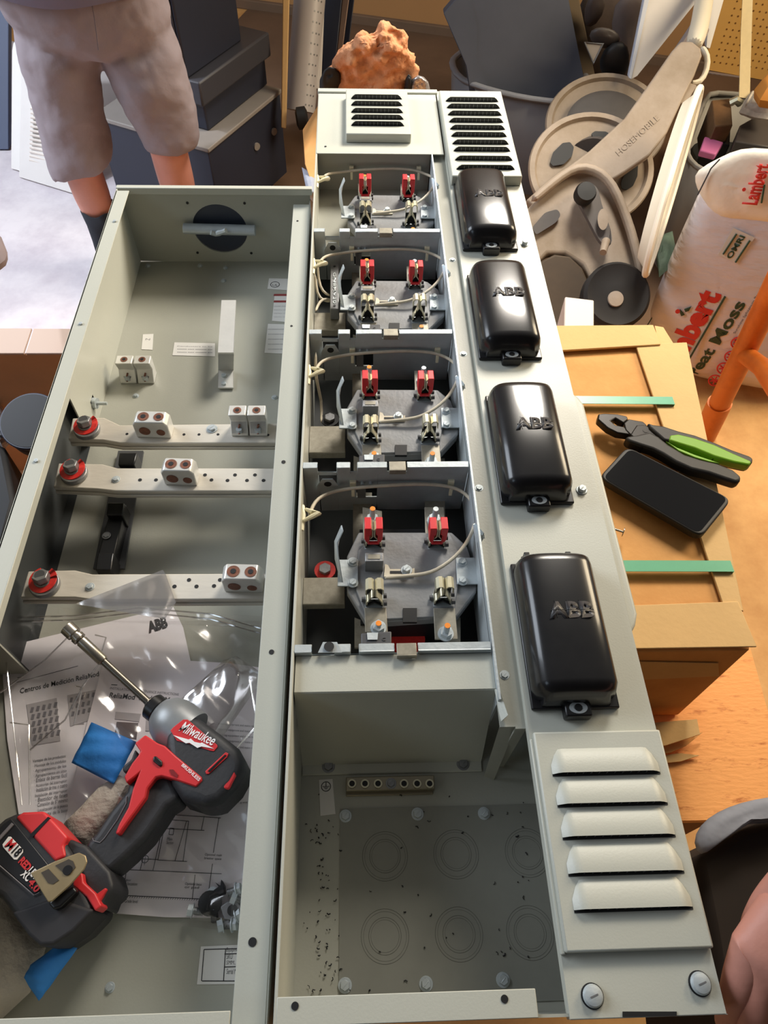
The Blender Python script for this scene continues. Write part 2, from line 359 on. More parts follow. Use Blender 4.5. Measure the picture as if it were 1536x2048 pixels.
# ================================================================== LEFT ENCLOSURE
LX0, LX1, LY1, LY0 = -0.320, -0.013, 0.110, -1.0
t = thing('lug_enclosure', 'wide open grey steel enclosure with three horizontal busbars, left of meter column', 'electrical enclosure', (-0.165, -0.45, BT))
E1 = t
m = MB(); m.box(LX0, LX1, LY0, LY1, ZF-0.002, ZF); mk('back_plate', m, paint_in, t)
m = MB()   # left wall with busbar window
ya, yb = P(152, 795, -0.045).y, P(62, 1240, -0.045).y
m.box(LX0, LX0+0.002, ya, LY1, ZF, 0); m.box(LX0, LX0+0.002, LY0, ya, -0.045, 0)
m.box(LX1-0.002, LX1, LY0, LY1, ZF, -0.0225); m.box(LX0, LX1, LY0, LY0+0.002, ZF, 0)
mk('side_walls', m, paint, t)
m = MB(); m.box(LX0-0.014, LX0-0.012, yb-0.02, ya+0.02, ZF, -0.03); m.box(LX0-0.014, LX0, yb-0.02, ya+0.02, ZF-0.002, ZF)
m.box(LX0-0.014, LX0, ya+0.018, ya+0.02, ZF, -0.03); m.box(LX0-0.014, LX0, yb-0.02, yb-0.018, ZF, -0.03); m.box(LX0-0.014, LX0, yb-0.02, ya+0.02, -0.032, -0.03)
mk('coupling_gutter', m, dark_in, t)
m = MB(); yk = yb-0.02; XW = -0.47
m.box(XW, LX0, LY0, yk, ZF-0.002, ZF); m.box(XW, XW+0.002, LY0, yk, ZF, -0.046); m.box(XW, LX0, yk-0.002, yk, ZF, -0.046); m.box(XW, LX0, LY0, LY0+0.002, ZF, -0.046); m.box(XW, LX0, LY0, yk, -0.047, -0.045)
mk('side_gutter', m, paint_in, t)
hc = (P(0, 0, 0)*0 + V(-0.2154+0.0468, LY1, -0.0291-0.0468)); hr = 0.0455
m = MB(); n = 48
for i in range(n):
    a0, a1 = 2*math.pi*i/n, 2*math.pi*(i+1)/n
    def rp(a):
        c, s_ = math.cos(a), math.sin(a); tt = 1e9
        for lim, comp in (((LX1-hc.x) if c > 0 else (LX0-hc.x), c), ((0-hc.z) if s_ > 0 else (ZF-hc.z), s_)):
            if abs(comp) > 1e-6: tt = min(tt, lim/comp)
        return V(hc.x + c*tt, LY1, hc.z + s_*tt)
    def cp(a): return V(hc.x + math.cos(a)*hr, LY1, hc.z + math.sin(a)*hr)
    m.face([cp(a0), rp(a0), rp(a1), cp(a1)])
    m.face([cp(a0), cp(a1), cp(a1)+V(0, 0.003, 0), cp(a0)+V(0, 0.003, 0)])
for sx in (LX0, LX1):
    for sz in (0, ZF): pass
mk('end_wall', m, paint_in, t, smooth=False)
for cx_, cz_ in ((LX0, 0), (LX1, 0), (LX0, ZF), (LX1, ZF)): pass
m = MB(); m.cyl(hc + V(0, 0.004, 0), hc + V(0, 0.006, 0), hr*1.12, n=48); hcv = mk('hub_cover', m, navy, t)
a, b2 = PY(367, 457, LY1-0.012), PY(511, 461, LY1-0.012)
m = MB(); m.tube([a, b2], 0.0105, 12, flat=0.75); mk('clamp_bar', m, zinc, t, bevel=0.001)
cb = PY(438, 466, LY1-0.024); m = MB(); m.cyl(cb, cb + V(0, 0.015, 0), 0.004); m.tube([cb + V(-0.013, -0.002, 0.002), cb + V(-0.006, 0, -0.002), cb, cb + V(0.006, 0, 0.002), cb + V(0.013, -0.002, 0.006)], [0.004, 0.004, 0.005, 0.004, 0.004], 8); mk('wing_nut', m, zinc, t)
m = MB()
for x, y in ((374.6, 406.4), (489, 407), (395, 505.8), (502.5, 506.7)):
    c = PY(x, y, LY1-0.001); m.cyl(c, c + V(0, 0.002, 0), 0.0022, n=12)
mk('screw_hole', m, cap_blk, t)
# rim flanges
m = MB(); m.box(LX0, LX0+0.021, LY0, LY1-0.012, -0.0015, 0); m.box(LX0+0.019, LX0+0.021, LY0, ya, -0.012, 0)
mk('rim_flange', m, paint, t, bevel=0.0006)
m = MB(); m.box(LX0-0.001, LX1+0.004, LY1-0.007, LY1+0.002, -0.010, 0.0015); mk('rim_flange', m, paint, t, bevel=0.001)
m = MB(); m.box(LX1-0.027, LX1-0.001, LY0, LY1-0.012, -0.0235, -0.022); mk('rim_flange', m, paint, t, bevel=0.0006)
m = MB(); yn = P(300, 2027, 0).y; m.box(LX0, LX1-0.025, LY0, yn, -0.0015, 0); mk('rim_flange', m, paint, t, bevel=0.0006)
for x, y, r in ((230, 443, .0022), (162, 648, .0022), (73, 922, .0022)): hexbolt('flange_screw', P(x, y, 0), r*1.3, 0.002, zinc, t, washer=0)
m = MB()
for x, y, r in ((595, 442, .0017), (583, 652, .0017), (567, 924, .0025), (543, 1304, .0026), (505, 1884, .0034)):
    c = P(x, y, -0.0219); m.cyl(c, c + V(0, 0, 0.0004), r, n=16)
mk('screw_hole', m, cap_blk, t)
# small plate screws on the inside
for x, y, z in ((296, 532, ZF), (400, 532, ZF), (451, 536, ZF), (447, 562, ZF), (272, 792, ZF), (549, 795, ZF), (220, 1975, ZF)):
    hexbolt('plate_screw', P(x, y, ZF), 0.0034, 0.003, zinc, t)
for x, y in ((248, 439), (257, 464), (270, 510)): hexbolt('plate_screw', PY(x, y, LY1-0.001), 0.003, 0.003, zinc, t, axis=(0.3, -1, 0))
gb = P(178, 805, ZF+0.03); m = MB(); m.cyl(gb, gb + V(0.012, -0.002, 0), 0.008, n=12); m.cyl(gb + V(0.012, -0.002, 0), gb + V(0.026, -0.002, 0), 0.0025); m.box(LX0+0.002, gb.x, gb.y-0.008, gb.y+0.008, gb.z-0.008, gb.z+0.008); mk('ground_stud', m, zinc, t)
# labels inside
def label(px4, z, par, name='label', mat=white_lab): return mk(name, MB().prism(pxs(px4, z), (0, 0, 0.0004)), mat, par, smooth=False)
lb = label([(349, 685), (430, 687), (430, 713), (345, 711)], ZF+0.0003, t)
for i, (yy) in enumerate((691, 697, 703)): txt('lettering', 'xxxxxx xxxx xxxxxxx xxx' if i else 'Conductors to be', P(354, yy+3, ZF), P(425, yy+4, ZF), ink_l, lb, lift=0.0008, hgt=0.0022, th=0)
lb = label([(286, 669), (307, 668), (305, 700), (283, 699)], ZF+0.0003, t)
txt('lettering', 'N', P(291, 681, ZF), P(300, 681, ZF), ink_l, lb, lift=0.0008, th=0, hgt=0.004)
lb = label([(538, 557), (578, 558), (578, 581), (535, 578)], ZF+0.0003, t)
txt('lettering', 'UL', P(545, 573, ZF), P(556, 573, ZF), ink, lb, lift=0.0008, th=0)
m = MB(); c = P(550, 569, ZF+0.0008); m.tube([c + V(math.cos(a)*0.0075, math.sin(a)*0.0075, 0) for a in [i*math.pi/12 for i in range(24)]], 0.0006, 4, closed=True); mk('printed_ring', m, ink, lb)
lb = label([(549, 592), (578, 592), (578, 645), (544, 642)], ZF+0.0003, t)
for yy in (588, 601): mk('red_bar', MB().prism(pxs([(548, yy), (578, yy), (578, yy+4), (547, yy+4)], ZF+0.0007), (0, 0, 0.0002)), redink, lb)
for k in range(4): txt('lettering', 'DANGER HAZARD' if k == 0 else 'hazardous voltage', P(548, 614+k*7, ZF), P(577, 614+k*7, ZF), ink_l, lb, lift=0.0008, hgt=0.002, th=0)
lb = label([(536, 648), (574, 649), (570, 708), (529, 706)], ZF+0.0003, t)
for k in range(5): txt('lettering', 'xxx xxxxxxx xxxx', P(536, 660+k*10, ZF), P(568, 660+k*10, ZF), ink_l, lb, lift=0.0008, hgt=0.002, th=0)
lb = label([(402, 1893), (490, 1889), (488, 1968), (394, 1969)], ZF+0.0003, t)
m = MB()
for a_, b_ in (((408, 1899), (482, 1897)), ((449, 1908), (482, 1907)), ((448, 1934), (482, 1933)), ((404, 1962), (482, 1962)), ((451, 1899), (447, 1961)), ((408, 1899), (403, 1962))):
    m.tube([P(a_[0], a_[1], ZF+0.0009), P(b_[0], b_[1], ZF+0.0009)], 0.0004, 4)
mk('printed_frame', m, ink, lb)
for s_, yy, x2 in (('Equipment', 1903, 482), ('SKU', 1918, 465), ('SMM...AJ', 1929, 480), ('Serial Num', 1948, 481)): txt('lettering', s_, P(453, yy, ZF), P(x2, yy, ZF), ink, lb, lift=0.0008, hgt=0.0042, th=0)
# busbars
BZ = -0.068
def busbar(name, pts, px_bolt, zb=BZ):
    m = MB(); m.prism(pxs(pts, zb), (0, 0, -0.007)); o = mk(name, m, alu, E1, bevel=0.0015)
    lo = [(x+4, y+9) for x, y in pts]
    m = MB(); m.prism(pxs(lo, zb-0.008), (0, 0, -0.006)); mk('lower_bar', m, alu, o, bevel=0.0015)
    c = P(px_bolt[0], px_bolt[1], zb)
    m = MB(); m.cyl(c, c + V(0, 0, 0.007), 0.0165, n=32); mk('spacer', m, zincd, o, bevel=0.001)
    c2 = c + V(-0.001, 0.003, 0.0080); u = V(1, 0, 0.1).normalized(); v = V(0, 1, 0.12).normalized(); nn = u.cross(v)
    m = MB(); pr_ = []
    outer = [c2 + u*math.cos(a)*0.0158 + v*math.sin(a)*0.0158 for a in [math.radians(q) for q in range(-250, 61, 10)]]
    inner = [c2 + u*math.cos(a)*0.0088 + v*math.sin(a)*0.0088 for a in [math.radians(q) for q in range(60, -251, -10)]]
    nO = len(outer)
    for i in range(nO-1): m.prism([outer[i], outer[i+1], inner[nO-2-i], inner[nO-1-i]], nn*0.0016)
    mk('red_washer', m, redw, o)
    m = MB(); c3 = c + V(-0.001, 0.003, 0.008); m.cyl(c3, c3 + V(0, 0, 0.002), 0.0100, n=20); m.cyl(c3 + V(0, 0, 0.002), c3 + V(-0.0005, 0.0015, 0.010), 0.0094, n=6); mk('hex_bolt', m, zincd, o, bevel=0.0008)
    m = MB(); m.cyl(c3 + V(-0.0005, 0.0015, 0.0101), c3 + V(-0.0005, 0.0015, 0.0106), 0.0056, n=20); mk('bolt_recess', m, platd, o)
    return o
b1 = busbar('busbar', [(145, 836), (208, 835), (240, 850), (600, 846), (600, 886), (240, 886), (205, 880), (136, 878)], (176, 862))
b3 = busbar('busbar', [(117, 926), (205, 928), (235, 936), (600, 936), (600, 982), (230, 982), (195, 978), (106, 974)], (150, 950))
b2_ = busbar('busbar', [(56, 1142), (150, 1140), (185, 1148), (600, 1146), (600, 1198), (185, 1200), (150, 1195), (40, 1195)], (92, 1172))
def holes(o, pts, r=0.0024, z=BZ):
    m = MB()
    for x, y in pts: c = P(x, y, z); m.cyl(c, c + V(0, 0, 0.0003), r, n=12)
    mk('bolt_holes', m, cap_blk, o)
holes(b1, [(254, 868), (368, 869), (398, 869), (436, 869), (536, 870)], 0.0019)
holes(b3, [(280, 960), (312, 960), (410, 950), (423, 960), (455, 961), (470, 950), (494, 961), (510, 950), (527, 961)])
holes(b2_, [(349, 1173), (378, 1160), (393, 1173), (428, 1172), (440, 1160)])
hexbolt('bar_screw', P(424, 858, BZ), 0.0055, 0.004, zinc, b1); hexbolt('bar_screw', P(232, 959, BZ), 0.004, 0.003, zinc, b3); hexbolt('bar_screw', P(180, 1174, BZ), 0.004, 0.003, zinc, b2_)
def sock(m2, c, axis, r, d=0.0006):
    a = Vector(axis).normalized(); m2.cyl(Vector(c) - a*0.0008, Vector(c) + a*d, r, n=20)
def dlug(parent, px, z0):
    """two-barrel lug block: px = left/right at the base front, height h"""
    (xa, ya_), (xb, yb_) = px; a = P(xa, ya_, z0); b = P(xb, yb_, z0); L = (b-a).length; d = (b-a).normalized(); up = V(0, 0, 1); bk_ = V(-d.y, d.x, 0)
    H, T = 0.030, 0.020
    def q(u_, h_, t_): return a + d*(u_*L) + up*h_ + bk_*t_
    m = MB(); m.prism([q(0.0, 0, 0), q(1, 0, 0), q(1, H*0.8, 0), q(0.9, H, 0), q(0.1, H, 0), q(0, H*0.8, 0)], bk_*T); o = mk('lug', m, alu2, parent, bevel=0.0015)
    m = MB(); sock(m, q(0.30, H*0.45, 0), -bk_, 0.0072); sock(m, q(0.75, H*0.38, 0), -bk_, 0.0055); mk('wire_hole', m, copper, o)
    m = MB(); sock(m, q(0.3, H, T*0.5), up, 0.0072); sock(m, q(0.74, H, T*0.5), up, 0.0066); mk('set_screw', m, copper, o)
    m = MB(); sock(m, q(0.3, H+0.0004, T*0.5), up, 0.0032); sock(m, q(0.74, H+0.0004, T*0.5), up, 0.003); mk('hex_socket', m, cap_blk, o)
dlug(b1, ((274, 875), (343, 877)), BZ); dlug(b3, ((330, 970), (395, 972)), BZ); dlug(b2_, ((449, 1184), (526, 1186)), BZ)
def slug(parent, xa, xb, y, z0, H=0.034):
    a = P(xa, y, z0); b = P(xb, y, z0); L = (b-a).length; T = 0.020
    def q(u_, h_, t_): return a + V(u_*L, t_, h_)
    m = MB(); m.prism([q(0, 0, 0), q(0, 0.004, 0), q(0, H*0.55, T*0.55), q(0, H, T*0.3), q(0, H, T*1.2), q(0, 0, T*1.2)], V(L, 0, 0)); o = mk('lug', m, alu2, parent, bevel=0.0012)
    fn = V(0, -1, 0.75).normalized()
    m = MB(); sock(m, q(0.5, H*0.32, T*0.30), fn, 0.0060); mk('wire_hole', m, zincd, o)
    m = MB(); c = q(0.5, 0.006, T*0.12); m.cyl(c, c + V(0, 0, 0.006), 0.0042, n=6); mk('lug_screw', m, zinc, o)
    m = MB(); m.tube([q(0.5, 0.007, -0.002), q(0.45, 0.010, 0.004), q(0.55, 0.016, T*0.34)], 0.0014, 6); mk('torque_mark', m, copper, o)
    m = MB(); sock(m, q(0.5, H, T*0.75), V(0, 0, 1), 0.0052); mk('set_screw', m, copper, o)
    m = MB(); sock(m, q(0.5, H+0.0004, T*0.75), V(0, 0, 1), 0.0025); mk('hex_socket', m, cap_blk, o)
slug(b1, 463, 497, 873, BZ); slug(b1, 500, 535, 873, BZ)
slug(E1, 241, 274, 768, ZF, 0.036); slug(E1, 277, 309, 768, ZF, 0.036)
# neutral Z bracket
m = MB(); zt = ZF + 0.050
pr = [P(452, 778, ZF+0.002), P(452, 742, ZF+0.002), P(452, 708, zt), P(458, 603, zt)]
for i in range(3):
    a, b = pr[i], pr[i+1]; u = V(0.0115, 0, 0)
    if i == 1: pass
    m.prism([a-u, a+u, b+u, b-u], (0, 0, 0.003))
zb_ = mk('bent_strap', m, alu2, E1, bevel=0.001)
for x, y in ((448, 753), (448, 769)): hexbolt('strap_screw', P(x, y, ZF+0.004), 0.0042, 0.004, zinc, zb_)
# black insulator rail under busbars
m = MB(); pts = pxs([(238, 905), (288, 905), (250, 1140), (188, 1140)], ZF+0.004); m.prism(pts, (0, 0, 0.004)); rail = mk('insulator_rail', m, platd, E1)
m = MB(); m.prism(pxs([(238, 905), (275, 905), (268, 930), (236, 930)], ZF+0.03), (0, 0, -0.025)); m.prism(pxs([(222, 1010), (252, 1008), (228, 1110), (196, 1110)], ZF+0.03), (0, 0, -0.026)); m.prism(pxs([(215, 1005), (248, 1005), (245, 1030), (212, 1030)], ZF+0.04), (0, 0, -0.03)); m.prism(pxs([(196, 1105), (228, 1105), (222, 1140), (190, 1140)], ZF+0.04), (0, 0, -0.03)); mk('insulator_block', m, black, rail, bevel=0.0015)
hexbolt('rail_screw', P(213, 1071, ZF+0.031), 0.004, 0.002, zincd, rail)
# ================================================================== METER COLUMN
MX0, MX1, MY1, MY0 = -0.006, 0.335, 0.432, -0.990
IX1 = 0.1915
t = thing('meter_enclosure', 'long grey steel meter column case with four open socket bays', 'electrical enclosure', (0.15, -0.28, BT)); E2 = t
m = MB(); m.box(MX0, MX1-0.003, MY0, -0.70, ZF-0.002, ZF); mk('lower_back_plate', m, paint_in, t)
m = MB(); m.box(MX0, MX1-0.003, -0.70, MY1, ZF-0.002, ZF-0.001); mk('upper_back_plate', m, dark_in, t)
m = MB(); m.box(MX0, MX0+0.003, MY0, MY1, ZF, 0); mk('left_wall', m, paint, t, bevel=0.0005)
m = MB(); m.box(MX1-0.005, MX1-0.003, MY0, MY1, ZF, -0.004); mk('right_wall', m, paint_in, t)
m = MB(); m.box(MX0, MX1-0.003, MY1-0.002, MY1, ZF, -0.002); mk('far_wall', m, paint_in, t)
m = MB(); m.box(MX0, MX1-0.003, MY0, MY0+0.002, ZF, -0.002); mk('near_wall', m, paint_in, t)
m = MB(); m.box(IX1, IX1+0.0022, -0.745, 0.212, -0.075, 0.0008); mk('divider_rail', m, zinc, t)
m = MB(); m.box(IX1, 0.216, -0.768, MY1-0.002, -0.012, -0.010); m.box(0.206, 0.216, -0.77, -0.768, -0.14, -0.01); mk('channel_strip', m, paint_in, t)
for x, y in ((927, 708), (958, 976), (1009, 1350), (905, 520)): hexbolt('strip_screw', P(x, y, -0.010), 0.0036, 0.002, zinc, t)
# fold of the strip at its near end
m = MB(); m.prism([P(990, 1378, -0.002), P(999, 1380, -0.002), P(1016, 1430, -0.002), P(1003, 1442, -0.004), P(1000, 1420, -0.01)], (0, 0, -0.003)); mk('strip_fold', m, paint, t)
m = MB(); m.prism([P(1003, 1440, -0.01), P(1034, 1441, -0.01), P(985, 1560, ZF), P(968, 1552, ZF)], (0.0015, 0, 0)); mk('stiffener', m, paint_in, t)
m = MB(); m.box(MX0+0.003, IX1, 0.226, 0.230, ZF, -0.002); m.box(MX0+0.003, IX1, 0.035, 0.230, -0.075, -0.073); mk('far_inner_plate', m, paint_in, t)
# cap plate with small vent
cap = mk('cap_plate', MB().box(MX0+0.001, 0.213, 0.212, MY1-0.012, -0.001, 0.0008), paint, t, bevel=0.0006)
mk('far_lip', MB().box(MX0-0.001, 0.2165, MY1-0.011, MY1+0.002, -0.004, 0.004), paint, cap, bevel=0.001)
c = P(651, 293, 0.001); mk('screw_hole', MB().cyl(c, c + V(0, 0, 0.0004), 0.002), cap_blk, cap)
def vent(par, x0, x1, y0, y1, zt, z0, slots, lx0, lx1, lh, ly):
    v = mk('vent_hood', MB().box(x0, x1, y0, y1, z0, zt), paint, par, bevel=0.0018, seg=2)
    for yc in slots:
        m = MB(); mo = MB(); mw = MB()
        def f(u, w_):
            e = min(1, min(u, 1-u)/0.10); e = math.sin(e*math.pi/2)
            return V(lx0 + (lx1-lx0)*u, yc + ly*(1-w_)*(0.35+0.65*e if True else 1), zt + 0.0002 + lh*e*math.sin(w_*math.pi/2)**0.8)
        m.grid(f, 24, 8)
        def g(u, w_):
            a = f(u, 1); return V(a.x, a.y+0.0006, zt + 0.0001 + (a.z-zt-0.0002)*w_)
        mo.grid(g, 24, 1)
        def g2(u, w_):
            a = f(u, 1); return V(a.x, a.y+0.0004-0.0024*w_, zt+0.0004)
        mo.grid(g2, 24, 1)
        nn_ = 12
        for k in range(1, nn_): xw = lx0 + (lx1-lx0)*(0.06+0.88*k/nn_); mw.box(xw-0.0002, xw+0.0002, yc-0.0003, yc+0.0002, zt, zt+lh*0.8)
        mk('louvre', m, paint, v); mk('louvre_opening', mo, cap_blk, v); mk('insect_screen', mw, zincd, v)
    return v
sl = [P(755, y, 0.018).y for y in (190, 203, 217, 230, 243)]
vent(cap, 0.0455, 0.158, 0.246, 0.402, 0.017, 0.0008, [y-0.012 for y in sl], 0.055, 0.147, 0.0075, 0.0135)
# ---- crossbars
def crossbar(k, last=False):
    y = -0.2286*k; par = E2
    m = MB(); zlo = -0.088
    T = 0.0016; yf = y - 0.006
    segs = [(MX0+0.003, 0.014), (0.036, 0.052), (0.060, 0.095), (0.118, IX1-0.001)]
    for a, b in segs: m.box(a, b, y-0.0075, y, -0.0016, 0.0)
    for a, b in segs: m.box(a, b, y-0.0075-T, y-0.0075, -0.012, 0.0)
    # web with a window behind the hat tab
    m.box(MX0+0.003, 0.014, yf-T, yf, zlo, -0.010); m.box(0.014, 0.036, yf-T, yf, -0.016, -0.010); m.box(0.014, 0.036, yf-T, yf, zlo, -0.040); m.box(0.036, 0.058, yf-T, yf, zlo, -0.010)
    m.box(0.058, 0.084, yf-T, yf, -0.038, -0.010); m.box(0.058, 0.084, yf-T, yf, zlo, -0.06); m.box(0.084, IX1-0.001, yf-T, yf, zlo, -0.010)
    o = mk('crossbar', m, zinc, par, bevel=0.0006, seg=1)
    m = MB(); yy = y - 0.012
    m.prism([V(0.012, yy, -0.040), V(0.038, yy, -0.040), V(0.038, yy, -0.030), V(0.031, yy, -0.016), V(0.019, yy, -0.016), V(0.012, yy, -0.030)], (0, -0.0015, 0)); h = mk('hat_tab', m, zinc, o)
    mk('tab_hole', MB().cyl(V(0.025, yy-0.0018, -0.025), V(0.025, yy-0.0014, -0.025), 0.0045, n=16), cap_blk, o)
    m = MB(); m.box(0.097, 0.1165, y-0.0135, y-0.001, 0.0002, 0.0016); m.box(0.097, 0.1165, y-0.0145, y-0.013, -0.006, 0.0016); mk('clip', m, beige_st, o, bevel=0.0005)
    if not last:
        for x in (0.066, 0.076): mk('rivet', MB().cyl(V(x, yf-0.006, -0.030), V(x, yf, -0.030), 0.0022, n=10), zinc, o)
        mk('slot_bracket', MB().box(0.060, 0.070, yf-0.003, yf-0.001, -0.06, -0.038), zincd, o)
for k in range(4): crossbar(k, k == 3)
# hat-shaped peak on the nearest crossbar
y = -0.2286*3
m = MB(); m.prism([P(636, 1305, 0), P(646, 1284, 0.001), P(674, 1284, 0.001), P(684, 1305, 0)], (0, 0, -0.0015)); mk('peak_tab', m, zinc, E2)
c = P(658, 1293, 0.002); mk('peak_hole', MB().cyl(c, c + V(0, 0, 0.0004), 0.005), cap_blk, E2)
# barrier plate
ya_, yb_ = P(790, 1312, -0.008).y, P(790, 1384, -0.008).y
yc_ = P(790, 1528, ZF).y; yd_ = P(790, 1548, ZF).y
m = MB(); prof = [(ya_, -0.008), (yb_, -0.008), (yc_, ZF+0.001), (yd_, ZF+0.001)]
for (y0_, z0_), (y1_, z1_) in zip(prof, prof[1:]):
    m.prism([V(MX0+0.004, y0_, z0_), V(IX1, y0_, z0_), V(IX1, y1_, z1_), V(MX0+0.004, y1_, z1_)], (0, 0.0012, 0.0012))
bar = mk('barrier_plate', m, paint, E2, bevel=0.0008)
for x, y in ((657, 1533), (926, 1528)): hexbolt('barrier_bolt', P(x, y, ZF+0.002), 0.0052, 0.004, zincd, bar)
# near rim flange
m = MB(); m.box(MX0+0.002, 0.192, MY0, P(800, 1986, 0).y, -0.0015, 0.0002); fl = mk('rim_flange', m, paint, E2, bevel=0.0006)
m = MB()
for x, y in ((590, 2012), (1009, 1998)):
    c = P(x, y, 0.0003); m.cyl(c, c + V(0, 0, 0.0004), 0.0028)
mk('screw_hole', m, cap_blk, fl)
# knock-out plate, rings, bolts, ground bar
kx, ky = P(680, 1618, ZF), P(680, 1990, ZF)
m = MB(); m.box(kx.x, MX1-0.006, ky.y-0.01, kx.y, ZF, ZF+0.0012); kp = mk('knockout_plate', m, M('plate_enamel_shaded', '#8b8b82', 0.5, 0, 0.2, 6), E2)  # same enamel darkened, shade of the near end is in its colour
for x, y in ((770, 1712), (912, 1708), (1055, 1705), (770, 1872), (918, 1868), (1060, 1865)):
    c = P(x, y, ZF+0.0013); m = MB()
    for r in (0.0228, 0.0205, 0.0155, 0.0135): m.tube([c + V(math.cos(a)*r, math.sin(a)*r, 0) for a in [i*math.pi/24 for i in range(48)]], 0.00012 if r in (0.0205, 0.0135) else 0.0002, 4, closed=True)
    mk('knockout', m, MATS.get('knockout_line') or M('knockout_line', '#66665f', 0.6), kp)
for x, y in ((691, 1632), (835, 1628), (968, 1627), (690, 1971), (852, 1968), (1006, 1960)): hexbolt('plate_bolt', P(x, y, ZF+0.001), 0.0048, 0.004, zinc, kp)
a, b = P(692, 1580, ZF+0.012), P(870, 1580, ZF+0.012)
m = MB(); m.box(a.x, b.x, a.y-0.001, a.y+0.013, ZF+0.002, ZF+0.012); m.box(a.x, b.x-0.001, a.y-0.004, a.y+0.012, ZF, ZF+0.002); gbar = mk('ground_bar', m, M('brassy_bar', '#8f8773', 0.35, 0.6, 0.1, 40), E2, bevel=0.0008)
for x in (704, 730, 756, 808, 834, 859):
    c = P(x, 1568, ZF+0.012); m = MB(); m.lathe(c, (0, 0, 1), [(0.0045, 0), (0.0045, 0.0022), (0.003, 0.0022), (0.0028, 0.0006)], 16); g = mk('terminal_screw', m, brass, gbar)
    mk('terminal_socket', MB().cyl(c + V(0, 0, 0.0016), c + V(0, 0, 0.0019), 0.0029), cap_blk, gbar)
hexbolt('bar_bolt', P(782, 1567, ZF+0.012), 0.0042, 0.003, zincd, gbar)
lb = label([(638, 1560), (665, 1558), (671, 1628), (641, 1632)], ZF+0.0003, E2, 'ground_label')
c = P(652, 1573, ZF+0.0009); m = MB(); m.tube([c + V(math.cos(a)*0.0048, math.sin(a)*0.0048, 0) for a in [i*math.pi/12 for i in range(24)]], 0.0004, 4, closed=True)
m.tube([c + V(0, 0.0042, 0), c], 0.0004, 4)
for i, h_ in enumerate((0.0036, 0.0024, 0.0012)): m.tube([c + V(-h_, -i*0.0012, 0), c + V(h_, -i*0.0012, 0)], 0.0003, 4)
mk('ground_symbol', m, ink, lb)
# metal shavings: nobody could count them
m = MB()
for i in range(110):
    if random.random() < 0.6: x, y = random.gauss(638, 24), random.uniform(1640, 1990)
    else: x, y = random.uniform(610, 1060), random.uniform(1560, 1990)
    if x < 606: continue
    c = P(x, y, ZF+0.002); a = random.uniform(0, 6.28); L = random.uniform(0.0004, 0.0018); u = V(math.cos(a), math.sin(a), 0)
    m.tube([c - u*L, c + V(-u.y, u.x, 0)*L*0.6, c + u*L], random.uniform(0.0003, 0.0007), 4)
tag(mk('metal_shavings', m, cap_blk), 'black drill shavings scattered over the floor of the near bay', 'shavings', kind='stuff')
# terminal pads behind the far bay
for x in (710, 817):
    m = MB(); m.box(P(x-17, 337, -0.07).x, P(x+17, 337, -0.07).x, P(x, 372, -0.07).y, P(x, 337, -0.07).y, -0.073, -0.066); mk('terminal_pad', m, beige_st, E2, bevel=0.001)
# through busbars crossing the bays (continuations seen between the frames)
for (ya1, yb1) in ((1155, 1208), (852, 905), (625, 660)):
    a = P(610, ya1, -0.066); b = P(690, yb1, -0.066); m = MB(); m.box(MX0+0.003, 0.045, b.y, a.y, -0.078, -0.066)
    mk('through_busbar', m, beige_st, E2, bevel=0.001)
m = MB(); m.box(0.115, IX1, P(900, 975, -0.09).y-0.005, P(900, 975, -0.09).y+0.03, -0.10, -0.09); mk('through_busbar', m, beige_st, E2, bevel=0.001)
for xx, yy in ((650, 1140), (660, 838)):
    c = P(xx, yy, -0.075); m = MB(); m.cyl(c, c + V(0, 0, 0.005), 0.0075, n=6); mk('bus_bolt', m, zincd, E2, bevel=0.0006); m = MB(); m.cyl(c - V(0, 0, 0.002), c + V(0, 0, 0.0), 0.0125); m.cyl(c - V(0, 0, 0.05), c - V(0, 0, 0.002), 0.008); mk('bus_washer', m, redw if yy > 1000 else cap_blk, E2)
c = P(815, 1278, -0.09); m = MB(); m.cyl(c - V(0, 0, .045), c, 0.02, n=24); mk('bus_washer', m, redw, E2)
# neutral block with stamped marks in second bay
nb = thing('neutral_block', 'small grey stamped terminal strip in the second bay from the top', 'terminal strip', P(668, 570, -0.06))
m = MB(); m.prism(pxs([(661, 528), (677, 528), (678, 618), (660, 618)], -0.045), (0, 0, -0.02)); mk('bar', m, zincd, nb, bevel=0.001)
txt('lettering', 'GN8MV20', P(666, 545, -0.045), P(666, 608, -0.045), zinc, nb, bold=0.03, hgt=0.005)
m = MB()
for yy in (533, 612): c = P(669, yy, -0.045); m.cyl(c, c + V(0, 0, .0004), 0.002)
mk('screw_hole', m, cap_blk, nb)
# ================================================================== METER SOCKETS (built in the nearest bay, copied up the column)
base4 = P(820, 1150, -0.056); base4.z = -0.056
S = thing('meter_socket', 'nearest of the four meter sockets, with dark block marked C above barrier plate', 'meter socket', base4, 'meter sockets in the column bays')
PZ = -0.042
m = MB(); m.prism(pxs([(717, 1064), (904, 1064), (934, 1092), (956, 1160), (952, 1184), (914, 1234), (733, 1246), (694, 1181), (694, 1112)], PZ), (0, 0, -0.014)); mk('base_moulding', m, plat, S, bevel=0.002)
m = MB(); m.prism(pxs([(717, 1100), (760, 1066), (900, 1066), (925, 1120), (915, 1180), (908, 1232), (780, 1238), (735, 1238), (712, 1180)], PZ+0.0025), (0, 0, -0.003)); mk('raised_deck', m, plat, S, bevel=0.001)
m = MB(); m.box(0.062, 0.165, P(800, 1250, -0.06).y, P(800, 1062, -0.06).y, -0.120, -0.056); mk('support_body', m, cap_blk, S)
